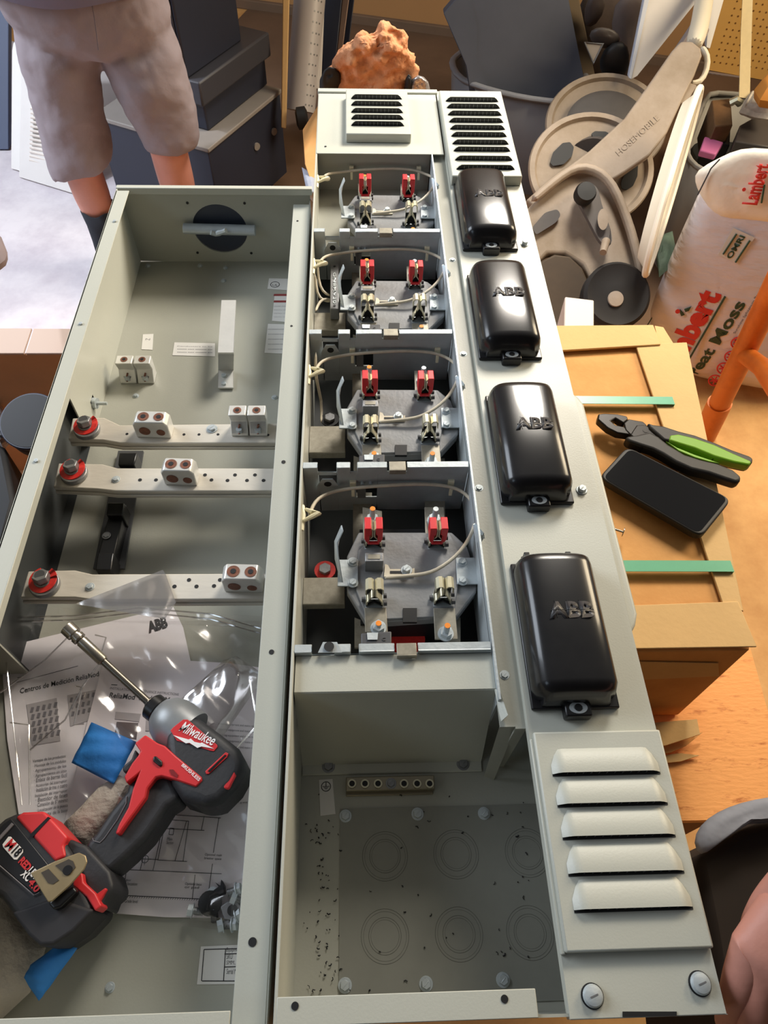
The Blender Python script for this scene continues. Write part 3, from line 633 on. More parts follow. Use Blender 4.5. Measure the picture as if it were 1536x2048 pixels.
m = MB(); m.prism(pxs([(806, 1216), (834, 1216), (834, 1244), (806, 1244)], PZ+0.004), (0, 0, -0.004)); mk('key_notch', m, cap_blk, S)
JX = [(P(747, 1040, 0).x, P(747, 1038, 0).y, True), (P(877, 1040, 0).x, P(877, 1038, 0).y, True), (P(749, 1158, -0.002).x, P(749, 1158, -0.002).y, False), (P(889, 1155, -0.002).x, P(889, 1155, -0.002).y, False)]
for jx, jy, rd in JX:
    D_ = 0.013; m = MB()
    for s_ in (-1, 1):
        prof = [(0.0092, -0.040), (0.0088, -0.031), (0.0052, -0.022), (0.0018, -0.016), (0.0016, -0.004), (0.0034, -0.0005), (0.0062, -0.0005), (0.0082, -0.003), (0.0086, -0.012)]
        prof2 = [(0.0076, -0.040), (0.0072, -0.031), (0.0042, -0.0225), (0.0004, -0.0165), (0.0003, -0.003), (0.003, 0.0009), (0.0066, 0.0009), (0.0094, -0.0024), (0.0098, -0.012)]
        for (a1, a2), (b1_, b2q), (c1, c2), (d1, d2) in zip(prof, prof[1:], prof2, prof2[1:]):
            m.prism([V(jx+s_*a1, jy, a2), V(jx+s_*b1_, jy, b2q), V(jx+s_*d1, jy, d2), V(jx+s_*c1, jy, c2)], (0, -D_, 0))
    j = mk('jaw', m, brass, S)
    mk('jaw_base', MB().box(jx-0.0098, jx+0.0098, jy-D_-0.002, jy+0.001, PZ, PZ+0.003), zinc, j)
    m = MB()
    for s_ in (-1, 1): m.prism([V(jx, jy-D_-0.0006, -0.031), V(jx+s_*0.0088, jy-D_-0.0006, -0.0385), V(jx+s_*0.0094, jy-D_-0.0006, -0.0375), V(jx, jy-D_-0.0006, -0.0285)], (0, 0.003, 0))
    m.box(jx-0.0088, jx+0.0088, jy-0.004, jy-0.003, -0.038, -0.018)
    mk('spring', m, cap_blk, j)
    for dy_ in (0.003, 0.012): mk('rivet', MB().cyl(V(jx+0.010, jy-dy_, -0.034), V(jx+0.0135, jy-dy_, -0.034), 0.0028, n=12), platd, j)
    mk('rivet', MB().cyl(V(jx-0.0135, jy-0.006, -0.036), V(jx-0.010, jy-0.006, -0.036), 0.0028, n=12), platd, j)
    if rd:
        m = MB()
        for s_ in (-1, 1):
            m.prism([V(jx+s_*0.0024, jy-D_-0.0015, 0.002), V(jx+s_*0.0100, jy-D_-0.0015, 0.002), V(jx+s_*0.0100, jy-D_-0.0015, -0.020), V(jx+s_*0.0082, jy-D_-0.0015, -0.026), V(jx+s_*0.0060, jy-D_-0.0015, -0.026), V(jx+s_*0.0060, jy-D_-0.0015, -0.014), V(jx+s_*0.0024, jy-D_-0.0015, -0.010)], (0, D_+0.003, 0))
        m.box(jx-0.006, jx+0.006, jy-D_-0.0018, jy-D_+0.001, -0.030, -0.0255)
        m.box(jx-0.0065, jx-0.0045, jy-D_-0.0018, jy-D_+0.001, -0.030, -0.012); m.box(jx+0.0045, jx+0.0065, jy-D_-0.0018, jy-D_+0.001, -0.030, -0.012)
        mk('red_sleeve', m, red, j, bevel=0.0008, label='red insulating sleeve')
# straps and studs
def stud(x, y, zb, zt, mark=True, par=None):
    c = P(x, y, (zb+zt)/2); c.z = zb; m = MB(); m.cyl(c, c + V(0, 0, 0.002), 0.0085, n=20); m.cyl(c + V(0, 0, 0.002), c + V(0, 0, 0.008), 0.0068, n=6); m.cyl(c + V(0, 0, 0.008), V(c.x, c.y, zt), 0.0032, n=12)
    o = mk('stud', m, zinc, S)
    if mark: mk('paint_mark', MB().cyl(V(c.x, c.y, zt), V(c.x, c.y, zt+0.0008), 0.0031, n=10), orange_mk, o)
m = MB(); m.prism(pxs([(725, 1014), (764, 1022), (765, 1100), (727, 1100)], PZ+0.001), (0, 0, -0.003)); mk('strap', m, beige_st, S, bevel=0.0005)
m = MB(); m.prism(pxs([(849, 1014), (888, 1014), (892, 1100), (852, 1100)], PZ+0.001), (0, 0, -0.003)); mk('strap', m, beige_st, S, bevel=0.0005)
m = MB(); m.prism(pxs([(729, 1215), (772, 1215), (776, 1264), (730, 1264)], PZ+0.0035), (0, 0, -0.003)); mk('strap', m, beige_st, S, bevel=0.0005)
m = MB(); m.prism(pxs([(867, 1216), (910, 1216), (916, 1278), (870, 1278)], PZ+0.0035), (0, 0, -0.003)); mk('strap', m, beige_st, S, bevel=0.0005)
m = MB(); m.prism(pxs([(706, 985), (744, 985), (740, 1115), (706, 1115)], -0.075), (0, 0, -0.004)); mk('riser_strap', m, beige_st, S)
m = MB(); m.prism(pxs([(850, 1000), (890, 1000), (890, 1080), (850, 1080)], -0.070), (0, 0, -0.004)); mk('riser_strap', m, beige_st, S)
m = MB(); m.prism(pxs([(895, 1235), (921, 1235), (921, 1295), (895, 1295)], -0.070), (0, 0, -0.004)); mk('riser_strap', m, beige_st, S); m = MB(); m.prism(pxs([(709, 1235), (735, 1245), (735, 1295), (709, 1295)], -0.060), (0, 0, -0.004)); mk('riser_strap', m, beige_st, S)
stud(745, 1030, PZ+0.001, -0.016); stud(870, 1030, PZ+0.001, -0.016, False); stud(893, 1260, PZ+0.0035, -0.018); stud(757, 1252, PZ+0.0035, -0.026)
# dark block with C
m = MB(); m.prism(pxs([(722, 1266), (783, 1262), (783, 1300), (722, 1300)], -0.004), (0, 0, -0.030)); cb_ = mk('lever_block', m, platd, S, bevel=0.0012)
txt('lettering', 'C', P(764, 1282, -0.004), P(771, 1282, -0.004), ink, cb_, bold=0.02); mk('slot', MB().prism(pxs([(732, 1286), (752, 1286), (752, 1290), (732, 1290)], -0.0038), (0, 0, 0.0004)), cap_blk, cb_)
mk('bright_tab', MB().prism(pxs([(734, 1266), (756, 1266), (755, 1280), (735, 1280)], -0.0036), (0, 0, 0.001)), zinc, cb_)
# grey clip block
m = MB(); m.prism([P(730, 1105, -0.018), P(767, 1105, -0.018), P(767, 1123, -0.018), P(730, 1123, -0.018)], (0, 0, -0.022)); mk('clip_block', m, zincd, S, bevel=0.0008)
m = MB(); m.prism(pxs([(736, 1109), (760, 1109), (760, 1118), (736, 1118)], -0.0178), (0, 0, 0.0004)); mk('clip_window', m, beige_st, S)
m = MB(); m.prism(pxs([(770, 1128), (776, 1130), (780, 1138), (822, 1138), (829, 1136), (829, 1151), (768, 1153)], PZ+0.005), (0, 0, -0.002)); lg = mk('link_strap', m, cream, S)
mk('slot', MB().prism(pxs([(780, 1142), (806, 1142), (806, 1147), (780, 1147)], PZ+0.0052), (0, 0, 0.0003)), cap_blk, lg)
hexbolt('link_bolt', P(813, 1141, PZ+0.005), 0.0048, 0.006, zinc, S)
# side brackets
for pts, sc in (([(676, 1119), (716, 1119), (716, 1172), (675, 1172)], [(706, 1124), (706, 1166)]), ([(912, 1115), (951, 1115), (956, 1168), (914, 1168)], [(924, 1124), (925, 1162)])):
    o = mk('side_bracket', MB().prism(pxs(pts, PZ+0.005), (0, 0, -0.002)), zinc, S, bevel=0.0004)
    for x, y in sc: hexbolt('bracket_screw', P(x, y, PZ+0.005), 0.0044, 0.004, zinc, o)
def fin(pts):
    m = MB(); q_ = [P(x, y, z) for x, y, z in pts]; m.prism(q_, (0.0014, 0, 0)); mk('ring_finger', m, zinc, S, bevel=0.0003, seg=1)
fin([(682, 1050, 0.0), (685, 1062, -0.002), (674, 1086, -0.010), (675, 1110, -0.018), (684, 1165, PZ+0.005), (677, 1150, PZ+0.005), (669, 1118, -0.030), (668, 1082, -0.014)])
fin([(946, 1050, 0.0), (948, 1046, 0.0), (966, 1066, -0.008), (970, 1100, -0.014), (970, 1128, -0.024), (962, 1158, PZ+0.005), (957, 1156, PZ+0.005), (961, 1110, -0.026), (952, 1074, -0.014)])
# white wire loop
wp = [(767, 1156, -.034), (790, 1154, -.034), (822, 1151, -.032), (850, 1148, -.030), (872, 1141, -.028), (900, 1123, -.026), (922, 1102, -.024), (940, 1075, -.022), (952, 1045, -.022), (952, 1020, -.024), (940, 995, -.030), (922, 981, -.034), (900, 973, -.030), (870, 969, -.028), (830, 968, -.027), (790, 970, -.027), (745, 973, -.028), (706, 976, -.030), (670, 982, -.032), (645, 991, -.028), (630, 1003, -.024), (622, 1020, -.022), (619, 1032, -.022)]
m = MB(); m.tube([P(*q_) for q_ in wp], 0.0023, 8); mk('wire', m, wire_m, S, sub=1)
m = MB(); kc_ = P(618, 1030, -0.02)
m.tube([kc_ + V(-0.004, 0.008, 0), kc_ + V(0.004, 0.002, 0.003), kc_ + V(0.010, 0.001, 0.001), kc_ + V(0.004, -0.004, 0.003), kc_ + V(-0.006, -0.008, 0)], [0.002, 0.003, 0.0045, 0.003, 0.002], 8)
m.tube([kc_ + V(-0.008, 0.014, -0.002), kc_ + V(-0.006, 0, 0.0), kc_ + V(-0.008, -0.018, -0.004)], 0.0026, 8); mk('cable_tie', m, ivory, S)
for x, y in ((706, 966), (902, 964)):
    c = P(x, y, -0.030); m = MB(); m.obox(c, V(0.0038, 0, 0), V(0, 0.0026, 0), V(0, 0, 0.0045)); m.box(c.x-0.002, c.x+0.002, c.y-0.009, c.y-0.006, c.z-0.016, c.z-0.002); mk('cable_tie', m, ivory, S, bevel=0.0006)
for k, lbl in ((1, 'third meter socket down, between second and third crossbars from the far end'), (2, 'second meter socket down, beside the grey stamped terminal strip'), (3, 'farthest meter socket, next to the cap plate with the small louvred vent')):
    dup(S, base4 + V(0, 0.2286*k, 0), lbl)
# loose white conductors along left wall
for pts, lb_, in (([(635, 520, -.03), (636, 560, -.05), (645, 585, -.06), (662, 592, -.06)], 'white wire running from left wall to the stamped terminal strip'), ([(630, 545, -.04), (633, 590, -.06), (648, 602, -.065), (662, 603, -.06)], 'lower white wire reaching the stamped terminal strip'), ([(630, 625, -.03), (640, 600, -.05), (652, 598, -.06), (662, 600, -.06)], 'white wire curling up into the stamped terminal strip'),
    ([(632, 700, -.02), (630, 760, -.04), (645, 800, -.09), (642, 850, -.07)], 'long white wire dropping along left wall of the third bay')):
    m = MB(); pp = [P(*q_) for q_ in pts]; m.tube(pp, 0.0023, 8); tag(mk('wire', m, wire_m, sub=1), lb_, 'wire', 'loose white wires along the left wall')
# ================================================================== BREAKER PANEL
t = thing('breaker_panel', 'grey front panel strip with four smoked black breaker covers', 'electrical panel', (0.275, -0.28, 0)); E3 = t
CX0, CX1 = 0.2155, 0.3345
m = MB(); m.box(CX0, CX1, -0.992, 0.436, -0.002, 0.0); m.box(CX0, CX0+0.0015, -0.992, 0.436, -0.012, 0.0); m.box(CX1-0.0015, CX1, -0.992, 0.436, -0.016, 0)
mk('panel_sheet', m, paint, t, bevel=0.0012)
m = MB(); ys, ye = -0.352, -0.668
m.prism([V(CX1-0.001, ys+0.01, -0.004), V(0.342, ys, -0.004), V(0.3465, ys-0.012, -0.004), V(0.3465, ye+0.012, -0.004), V(0.342, ye, -0.004), V(CX1-0.001, ye-0.012, -0.004)], (0, 0, -0.012)); mk('side_handle', m, paint, t, bevel=0.003, seg=3)
sl = [P(960, y, 0.018).y for y in (196, 209, 223, 237, 251, 265, 280, 294, 312, 330)]
vent(t, 0.217, 0.332, 0.118, 0.402, 0.017, 0.0, [y-0.011 for y in sl], 0.226, 0.322, 0.0075, 0.0125)
sl = [P(1220, y, 0.010).y for y in (1545, 1607, 1672, 1745, 1818)]
vent(t, 0.2175, 0.3345, P(1280, 1901, 0.008).y, P(1190, 1461, 0.008).y, 0.008, 0.0, sl, 0.229, 0.325, 0.0060, 0.022)
mk('vent_side_fold', MB().box(0.2145, 0.2185, P(1280, 1905, 0.003).y, P(1190, 1475, 0.004).y, 0.0, 0.004), paint, t, bevel=0.001)
for x, y, r in ((1049, 489, .0052), (1163, 981, .0058)): hexbolt('panel_screw', P(x, y, 0.0), r*0.85, 0.006, zinc, t, washer=1.3)
for x, y in ((1185, 1992), (1400, 1967)):
    c = P(x, y, 0.001); m = MB(); m.lathe(c, (0, 0, 1), [(0.0075, 0), (0.0078, 0.0015), (0.0066, 0.004), (0.003, 0.005)], 28); o = mk('panel_screw', m, zinc, t)
    mk('screw_ring', MB().lathe(c - V(0, 0, 0.001), (0, 0, 1), [(0.0086, 0), (0.0086, 0.0012), (0.0076, 0.0012)], 28), cap_blk, o); mk('screw_slot', MB().obox(c + V(0, 0, 0.005), V(0.0030, 0.0010, 0), V(-0.0002, 0.0005, 0), V(0, 0, 0.0003)), zincd, o)
mk('slot', MB().prism(pxs([(1245, 2023), (1353, 2023), (1353, 2032), (1245, 2034)], 0.0003), (0, 0, 0.0006)), cap_blk, t)
FR = [(0.117, -0.058), (-0.118, -0.290), (-0.357, -0.522), (-0.600, -0.757)]
for i, (yf_, yn_) in enumerate(FR):
    xc = 0.262; wv = 0.0415
    b = mk('breaker_cover', MB().box(xc-wv, xc+wv, yn_, yf_, 0.0, 0.005), black, t, bevel=0.0015)
    H = 0.031; n_ = 28
    m = MB()
    wA = wv-0.0012
    def sec(s_, ins):
        out = []
        for k in range(n_+1):
            a = -math.cos(math.pi*k/n_); aa = a
            out.append((xc + aa*(wA-ins), 0.005 + (H-ins*1.0)*(1 - abs(a)**9)**0.5 * (0.84+0.16*(1-abs(a)**2.4)) if abs(a) < 1 else 0.004))
        return out
    ys_ = [yf_-0.004, yf_-0.0045, yf_-0.007, yf_-0.014, (yf_+yn_)/2, yn_+0.018, yn_+0.010, yn_+0.0075]
    ins = [0.006, 0.003, 0.001, 0.0, 0.0, 0.0, 0.003, 0.008]
    rings = [[m.b.verts.new(V(x_, y_, z_)) for x_, z_ in sec(0, q_)] for y_, q_ in zip(ys_, ins)]
    for A, B in zip(rings, rings[1:]):
        for k in range(n_): m.b.faces.new([A[k], A[k+1], B[k+1], B[k]])
    fr_ = [m.b.verts.new(V(v.co.x, yn_+0.003, 0.005 + (v.co.z-0.005)*0.72)) for v in rings[-1]]
    fb_ = [m.b.verts.new(V(v.co.x, yn_+0.002, 0.004)) for v in rings[-1]]
    for k in range(n_): m.b.faces.new([rings[-1][k], rings[-1][k+1], fr_[k+1], fr_[k]]); m.b.faces.new([fr_[k], fr_[k+1], fb_[k+1], fb_[k]])
    bb_ = [m.b.verts.new(V(v.co.x, yf_-0.002, 0.004)) for v in rings[0]]
    for k in range(n_): m.b.faces.new([rings[0][k], bb_[k], bb_[k+1], rings[0][k+1]])
    mk('hood', m, cover_m, b, ang=60)
    m = MB(); m.box(xc-0.013, xc+0.012, yn_-0.010, yn_+0.006, 0.0, 0.013); mk('latch_tab', m, black, b, bevel=0.0018)
    m = MB(); yc = yn_-0.003; m.lathe(V(xc-0.0005, yc+0.001, 0.013), (0, 0, 1), [(0.0085, 0), (0.0085, 0.0006), (0.0045, 0.0006), (0.0042, 0.0002)], 24, u=(1, 0, 0), sy=0.65); mk('latch_eyelet', m, zinc, b)
    mk('latch_hole', MB().cyl(V(xc-0.0005, yc+0.001, 0.0136), V(xc-0.0005, yc+0.001, 0.0139), 0.0036), cap_blk, b)
    if i >= 2:
        m = MB()
        for xx in (-0.024, 0.020): m.box(xc+xx-0.006, xc+xx+0.006, yf_-0.003, yf_+0.006, 0.001, 0.010); m.box(xc+xx-0.003, xc+xx+0.003, yf_+0.003, yf_+0.010, 0.004, 0.012)
        mk('hinge', m, black, b, bevel=0.001)
    yl = yf_ - (yf_-yn_)*0.46; zt_ = 0.005 + H + 0.0001
    emb = MATS.get('emblem_grey') or M('emblem_grey', '#3b393a', 0.4)
    e = txt('emblem', 'ABB', V(xc-0.019, yl-0.006, zt_-0.0022), V(xc+0.025, yl-0.006, zt_-0.0022), emb, b, bold=0.05, th=0.0024, hgt=0.018)
    m = MB(); m.box(xc-0.0165, xc+0.025, yl+0.0012, yl+0.0018, zt_-0.0024, zt_+0.0004)
    for xx in (-0.0115, 0.0005, 0.0125): m.box(xc+xx-0.0002, xc+xx+0.0003, yl-0.006, yl+0.0125, zt_-0.0024, zt_+0.0004)
    mk('emblem_line', m, black, b)
# >>>PART2
# ================================================================== CONTENTS OF THE LEFT ENCLOSURE
def K(pts): return cr(pts, 0, 1200, 2.73)          # positions read from the (0,1200) close-up
def sheet(name, pts, z, mat, lbl, cat, par=None):
    o = mk(name, MB().prism(pxs(pts, z), (0, 0, 0.0004)), mat, par, smooth=False)
    if par is None: tag(o, lbl, cat)
    return o
z1 = ZF + 0.002
S1 = thing('instruction_sheet', 'Spanish instruction sheet with photo grid and bulleted text, leftmost paper in the bag', 'paper', P(150, 1400, z1))
o = sheet('page', K([(5, 262), (945, 35), (1000, 150), (1060, 420), (600, 800), (420, 1260), (115, 1250), (40, 760)]), z1, paper2, '', '', S1)
zz = z1 + 0.0006
def KP(x, y, z=None): q_ = K([(x, y)])[0]; return P(q_[0], q_[1], zz if z is None else z)
def kl(name, s_, a, b, mat, par, h_=None, bold=0.0, **k): return txt(name, s_, KP(*a), KP(*b), mat, par, hgt=h_, bold=bold, th=0, **k)
kl('lettering', 'ABB', (812, 178), (918, 145), ink, S1, 0.016, 0.06)
kl('lettering', 'Centros de Medición ReliaMod', (110, 510), (540, 415), ink, S1, 0.0062, 0.01)
m = MB(); m.tube([KP(95, 425), KP(115, 421)], 0.0004, 4); m.tube([KP(92, 450), KP(425, 360)], 0.0003, 4); mk('rule', m, ink, S1)
m = MB(); m.prism([KP(145, 572), KP(310, 535), KP(330, 770), KP(175, 795)], (0, 0, 0.0003)); m.prism([KP(370, 520), KP(530, 490), KP(545, 640), KP(385, 690)], (0, 0, 0.0003)); mk('printed_photo', m, M('photo_grey', '#b5b0b3', 0.7), S1)
m = MB()
for r_ in range(5):
    for c_ in range(5):
        a = KP(175 + c_*32 + r_*4, 600 + r_*38 - c_*7, zz+0.0004); m.box(a.x-0.0016, a.x+0.0016, a.y-0.003, a.y+0.003, a.z, a.z+0.0002)
        if r_ < 3: a = KP(390 + c_*30 + r_*4, 545 + r_*38 - c_*7, zz+0.0004); m.box(a.x-0.0014, a.x+0.0014, a.y-0.0026, a.y+0.0026, a.z, a.z+0.0002)
mk('printed_grid', m, ink_l, S1)
for k, s_ in enumerate(('Ventajas de los productos:', '· Montaje de los módulos', '· Agrupamiento de los', '· Agrupamiento en sitio', '· Enlace de barras fácil', '· Accesorios del interruptor', '· Instalación de tres o cuatro', '  Instalación del interruptor', '· Bastidor de fases', '· Conexión de 5" mínimo', '· Localización de la puesta', '· Soporte de la base')):
    kl('lettering', s_, (178 + k*2, 888 + k*27), (360 + k*1, 858 + k*27), ink if k == 0 else ink_l, S1, 0.0042)
S2 = thing('instruction_sheet', 'English metering installation sheet with dark photo, lying beneath the driver nose', 'paper', P(420, 1450, z1+0.002))
zz = z1 + 0.0024
o = sheet('page', K([(572, 305), (1250, 345), (1440, 372), (1400, 900), (1385, 1100), (900, 1130), (500, 1120), (350, 1230), (470, 700)]), z1+0.0018, paper, '', '', S2)
m = MB(); m.tube([KP(608, 462), KP(640, 464)], 0.0005, 4); mk('rule', m, ink, S2)
kl('lettering', 'INSTALLATION & MAINTENANCE INSTRUCTIONS', (600, 487), (975, 522), ink_l, S2, 0.0028)
kl('lettering', 'ReliaMod  Modular Metering', (595, 532), (1032, 568), ink, S2, 0.0078, 0.012)
kl('lettering', 'TM', (740, 526), (752, 527), ink, S2, 0.002)
m = MB(); m.prism([KP(632, 610), KP(770, 622), KP(760, 665), KP(628, 650)], (0, 0, 0.0003)); m.prism([KP(800, 625), KP(905, 632), KP(900, 720), KP(795, 715)], (0, 0, 0.0003)); mk('printed_photo', m, M('photo_light', '#b9b2b4', 0.7), S2)
m = MB(); m.prism([KP(638, 665), KP(755, 672), KP(745, 760), KP(625, 740)], (0, 0, 0.0003)); mk('printed_photo', m, M('photo_dark', '#6b6062', 0.7), S2)
for k in range(5): kl('lettering', 'metering equipment and mains rated', (1190, 680 + k*30), (1400, 695+k*30), ink_l, S2, 0.003)
S3 = thing('instruction_sheet', 'mounting diagram sheet with dimension lines, nearest paper under the driver handle', 'paper', P(380, 1750, z1))
zz = z1 + 0.0016
o = sheet('page', K([(500, 1080), (1395, 830), (1360, 1300), (1340, 1738), (900, 1732), (480, 1700), (480, 1300)]), z1+0.001, paper, '', '', S3)
kl('lettering', 'Single position dimensions for mounting,', (1120, 1040), (1375, 1052), ink_l, S3, 0.003); kl('lettering', 'meter stack mains box and wall', (1120, 1070), (1370, 1082), ink_l, S3, 0.003); kl('lettering', 'clear of gaps to any side of grade', (1120, 1100), (1350, 1110), ink_l, S3, 0.003)
m = MB()
for a, b in (((830, 1165), (1205, 1190)), ((840, 1165), (765, 1475)), ((903, 1170), (835, 1478)), ((905, 1200), (862, 1420)), ((1018, 1208), (955, 1425)), ((860, 1420), (1020, 1428)), ((905, 1198), (1030, 1208)), ((1030, 1208), (1000, 1425)), ((840, 1245), (1115, 1258)), ((1195, 1190), (1165, 1380)), ((1160, 1440), (1135, 1620)), ((715, 1405), (700, 1475)), ((640, 1470), (1210, 1495)), ((655, 1400), (645, 1470)), ((700, 1410), (860, 1418)), ((1065, 1500), (1050, 1630)), ((690, 1480), (670, 1610)), ((1115, 1180), (1100, 1255)), ((600, 1610), (1160, 1635)),
    ((928, 1245), (950, 1247)), ((950, 1247), (945, 1282)), ((945, 1282), (922, 1280)), ((922, 1280), (928, 1245))):
    m.tube([KP(*a), KP(*b)], 0.0003, 4)
for i in range(40): m.tube([KP(610 + i*13, 1612 + i*0.55), KP(603 + i*13, 1622 + i*0.55)], 0.0002, 4)
for x, y in ((838, 1225), (820, 1287), (805, 1350), (792, 1415)):
    c = KP(x, y); m.tube([c + V(math.cos(a)*0.0034, math.sin(a)*0.0034, 0) for a in [i*math.pi/8 for i in range(16)]], 0.0003, 4, closed=True)
    m.tube([c - V(0.006, 0, 0), c + V(0.006, 0, 0)], 0.0002, 4); m.tube([c - V(0, 0.0055, 0), c + V(0, 0.0055, 0)], 0.0002, 4)
mk('printed_diagram', m, ink, S3)
for s_, a, b in (('Main', (912, 1312), (940, 1314)), ('Section', (908, 1332), (945, 1334)), ('Optional main', (1118, 1395), (1210, 1400)), ('breaker space', (1115, 1415), (1208, 1420)), ('Utility gear', (640, 1530), (715, 1536)), ('min. meter location', (615, 1552), (748, 1560)), ('Optional base', (1010, 1555), (1100, 1560)), ('or pad', (1008, 1573), (1085, 1577)), ('Grade level', (680, 1652), (750, 1655))): kl('lettering', s_, a, b, ink, S3, 0.0028)
# foam, bubble wrap, tape
zf = ZF + 0.03
o = mk('bubble_wrap_roll', MB().pillow([P(*q_, zf-0.012) for q_ in K([(1220, 330), (1290, 305), (1425, 395), (1420, 450), (1180, 800), (1060, 760), (960, 700), (900, 620)])], (0, 0, 1), 0.016, back=0.7, noise=0.0006), film2)
tag(o, 'silvery roll of bubble wrap sticking out behind the driver nose', 'bubble wrap')
o = mk('foam_bag', MB().pillow([P(*q_, ZF+0.018) for q_ in K([(560, 1010), (650, 955), (735, 1000), (640, 1180), (470, 1350), (380, 1330), (345, 1230), (440, 1140)])], (0, 0, 1), 0.015, back=0.8, noise=0.0006), foam)
tag(o, 'cream foam packet lying under the driver handle', 'foam packet')
o = mk('foam_sleeve', MB().pillow([P(*q_, ZF+0.015) for q_ in [(0, 1775), (60, 1850), (92, 1895), (72, 1960), (60, 1985), (-20, 2060), (-100, 2060), (-120, 1800)]], (0, 0, 1), 0.022, back=0.5, noise=0.0008), foam)
tag(o, 'grey white foam sleeve at lower left held by blue tape', 'foam packet')
def tape_strip(pts, z, dz, lbl):
    m = MB(); q_ = pxs(pts, z); n_ = len(q_)//2
    L, R = q_[:n_], q_[n_:][::-1]
    m.grid(lambda u, v: (lambda i, f: (L[i]*(1-f)+L[min(i+1, n_-1)]*f)*(1-v) + (R[i]*(1-f)+R[min(i+1, n_-1)]*f)*v)(min(int(u*(n_-1)), n_-2) if n_ > 1 else 0, u*(n_-1)-min(int(u*(n_-1)), n_-2)) + V(0, 0, dz*math.sin(u*math.pi)*math.sin(v*math.pi) + 0.0006*math.sin(u*17+v*9)), 18, 10)
    o = mk('masking_tape', m, tape); md = o.modifiers.new('s', 'SOLIDIFY'); md.thickness = 0.0004
    tag(o, lbl, 'tape')
tape_strip(K([(500, 668), (455, 760), (390, 888)]) + K([(620, 1005), (680, 900), (745, 775)]), ZF+0.034, 0.006, 'square of blue masking tape in front of the driver trigger')
tape_strip(K([(900, 1120), (890, 1140)]) + K([(960, 1090), (1000, 1070)]), ZF+0.010, 0.001, 'small end of blue masking tape peeking below the driver body')
tape_strip([(118, 1888), (62, 1930), (48, 1955)] + [(78, 2002), (98, 1975), (155, 1896)], ZF+0.040, 0.008, 'blue masking tape around foam sleeve at lower left corner')
# screws in a small bag
HX = [('dark plastic cap in hardware bag', (411, 1802), 0.010), ]
kq = lambda pts: cr(pts, 280, 1700, 5.486)
hardware = [
 ('knurled_cap', 'round black plastic cap lying in the hardware bag', 'cap', [(745, 560)], 'cap'),
 ('claw_clip', 'black two-pronged clip at top of the hardware bag', 'clip', None, 'claw'),
]
c = P(*kq([(745, 565)])[0], ZF+0.014); o = mk('plastic_cap', MB().lathe(c - V(0, 0, 0.008), (0.3, -0.2, 1), [(0.010, 0), (0.011, 0.003), (0.011, 0.010), (0.008, 0.012)], 20), cap_blk); tag(o, 'round black plastic cap lying in the small hardware bag', 'cap')
m = MB(); m.prism([P(*q_, ZF+0.016) for q_ in kq([(805, 440), (860, 400), (820, 350), (880, 390), (890, 320), (920, 380), (925, 470), (880, 490), (820, 495)])], (0, 0, -0.012)); o = mk('claw_clip', m, cap_blk, bevel=0.001); tag(o, 'black two-pronged clip at the top of the small hardware bag', 'clip')
m = MB(); m.prism([P(*q_, ZF+0.014) for q_ in kq([(880, 620), (960, 560), (1060, 560), (1120, 640), (1130, 740), (1040, 780), (920, 760)])], (0, 0, -0.010)); o = mk('mounting_plate', m, zincd, bevel=0.001); tag(o, 'grey metal plate with a round hole in the small hardware bag', 'bracket')
c = P(*kq([(1015, 660)])[0], ZF+0.0145); mk('hole', MB().cyl(c, c + V(0, 0, .0003), 0.005), cap_blk, o)
m = MB(); m.prism([P(*q_, ZF+0.012) for q_ in kq([(770, 640), (835, 620), (850, 780), (775, 800)])], (0, 0, -0.010)); o = mk('black_bracket', m, cap_blk, bevel=0.001); tag(o, 'narrow black bracket standing beside the grey plate in the hardware bag', 'bracket')
def screw_(p0, p1, lbl, r=0.0028):
    a, b = P(*kq([p0])[0], ZF+0.012), P(*kq([p1])[0], ZF+0.010); d = (b-a).normalized(); m = MB(); m.cyl(a, a + d*0.004, r*2.0, n=6); m.cyl(a + d*0.004, a + d*0.005, r*2.4); m.cyl(a + d*0.005, b, r, r*0.8, n=10); o = mk('screw', m, zinc)
    m = MB(); L = (b-a).length-0.006
    for k in range(8): q_ = a + d*(0.006+L*k/8); m.cyl(q_, q_ + d*0.0006, r*1.25)
    mk('thread', m, zincd, o); tag(o, lbl, 'screw', 'bagged mounting screws')
screw_((525, 660), (700, 680), 'screw at far left of the hardware bag, head pointing left'); screw_((1065, 815), (900, 830), 'bright-tipped screw at the bottom of the hardware bag')
screw_((1110, 420), (960, 470), 'screw under the panel rim at top right of the hardware bag'); screw_((850, 845), (980, 800), 'screw lying across the lower middle of the hardware bag'); screw_((1000, 520), (1130, 570), 'screw above the grey plate, half under the panel rim'); screw_((1110, 700), (1000, 760), 'short screw beside the round hole of the grey plate')
o = mk('nut', MB().lathe(P(*kq([(800, 470)])[0], ZF+0.010), (0, 0.2, 1), [(0.0025, 0), (0.005, 0), (0.005, 0.004), (0.0025, 0.004)], 6), zinc); tag(o, 'small bright nut beside the black two-pronged clip', 'nut')
m = MB(); pts = [P(*q_, ZF+0.004) for q_ in kq([(400, 840), (700, 690), (760, 470), (1180, 280), (1200, 600), (1190, 860), (900, 880), (640, 850)])]; m.pillow(pts, (0, 0, 1), 0.022, back=0.1, noise=0.001); o = mk('hardware_bag', m, film2 if False else film); tag(o, 'small clear bag of screws and black clips near the panel rim', 'plastic bag')
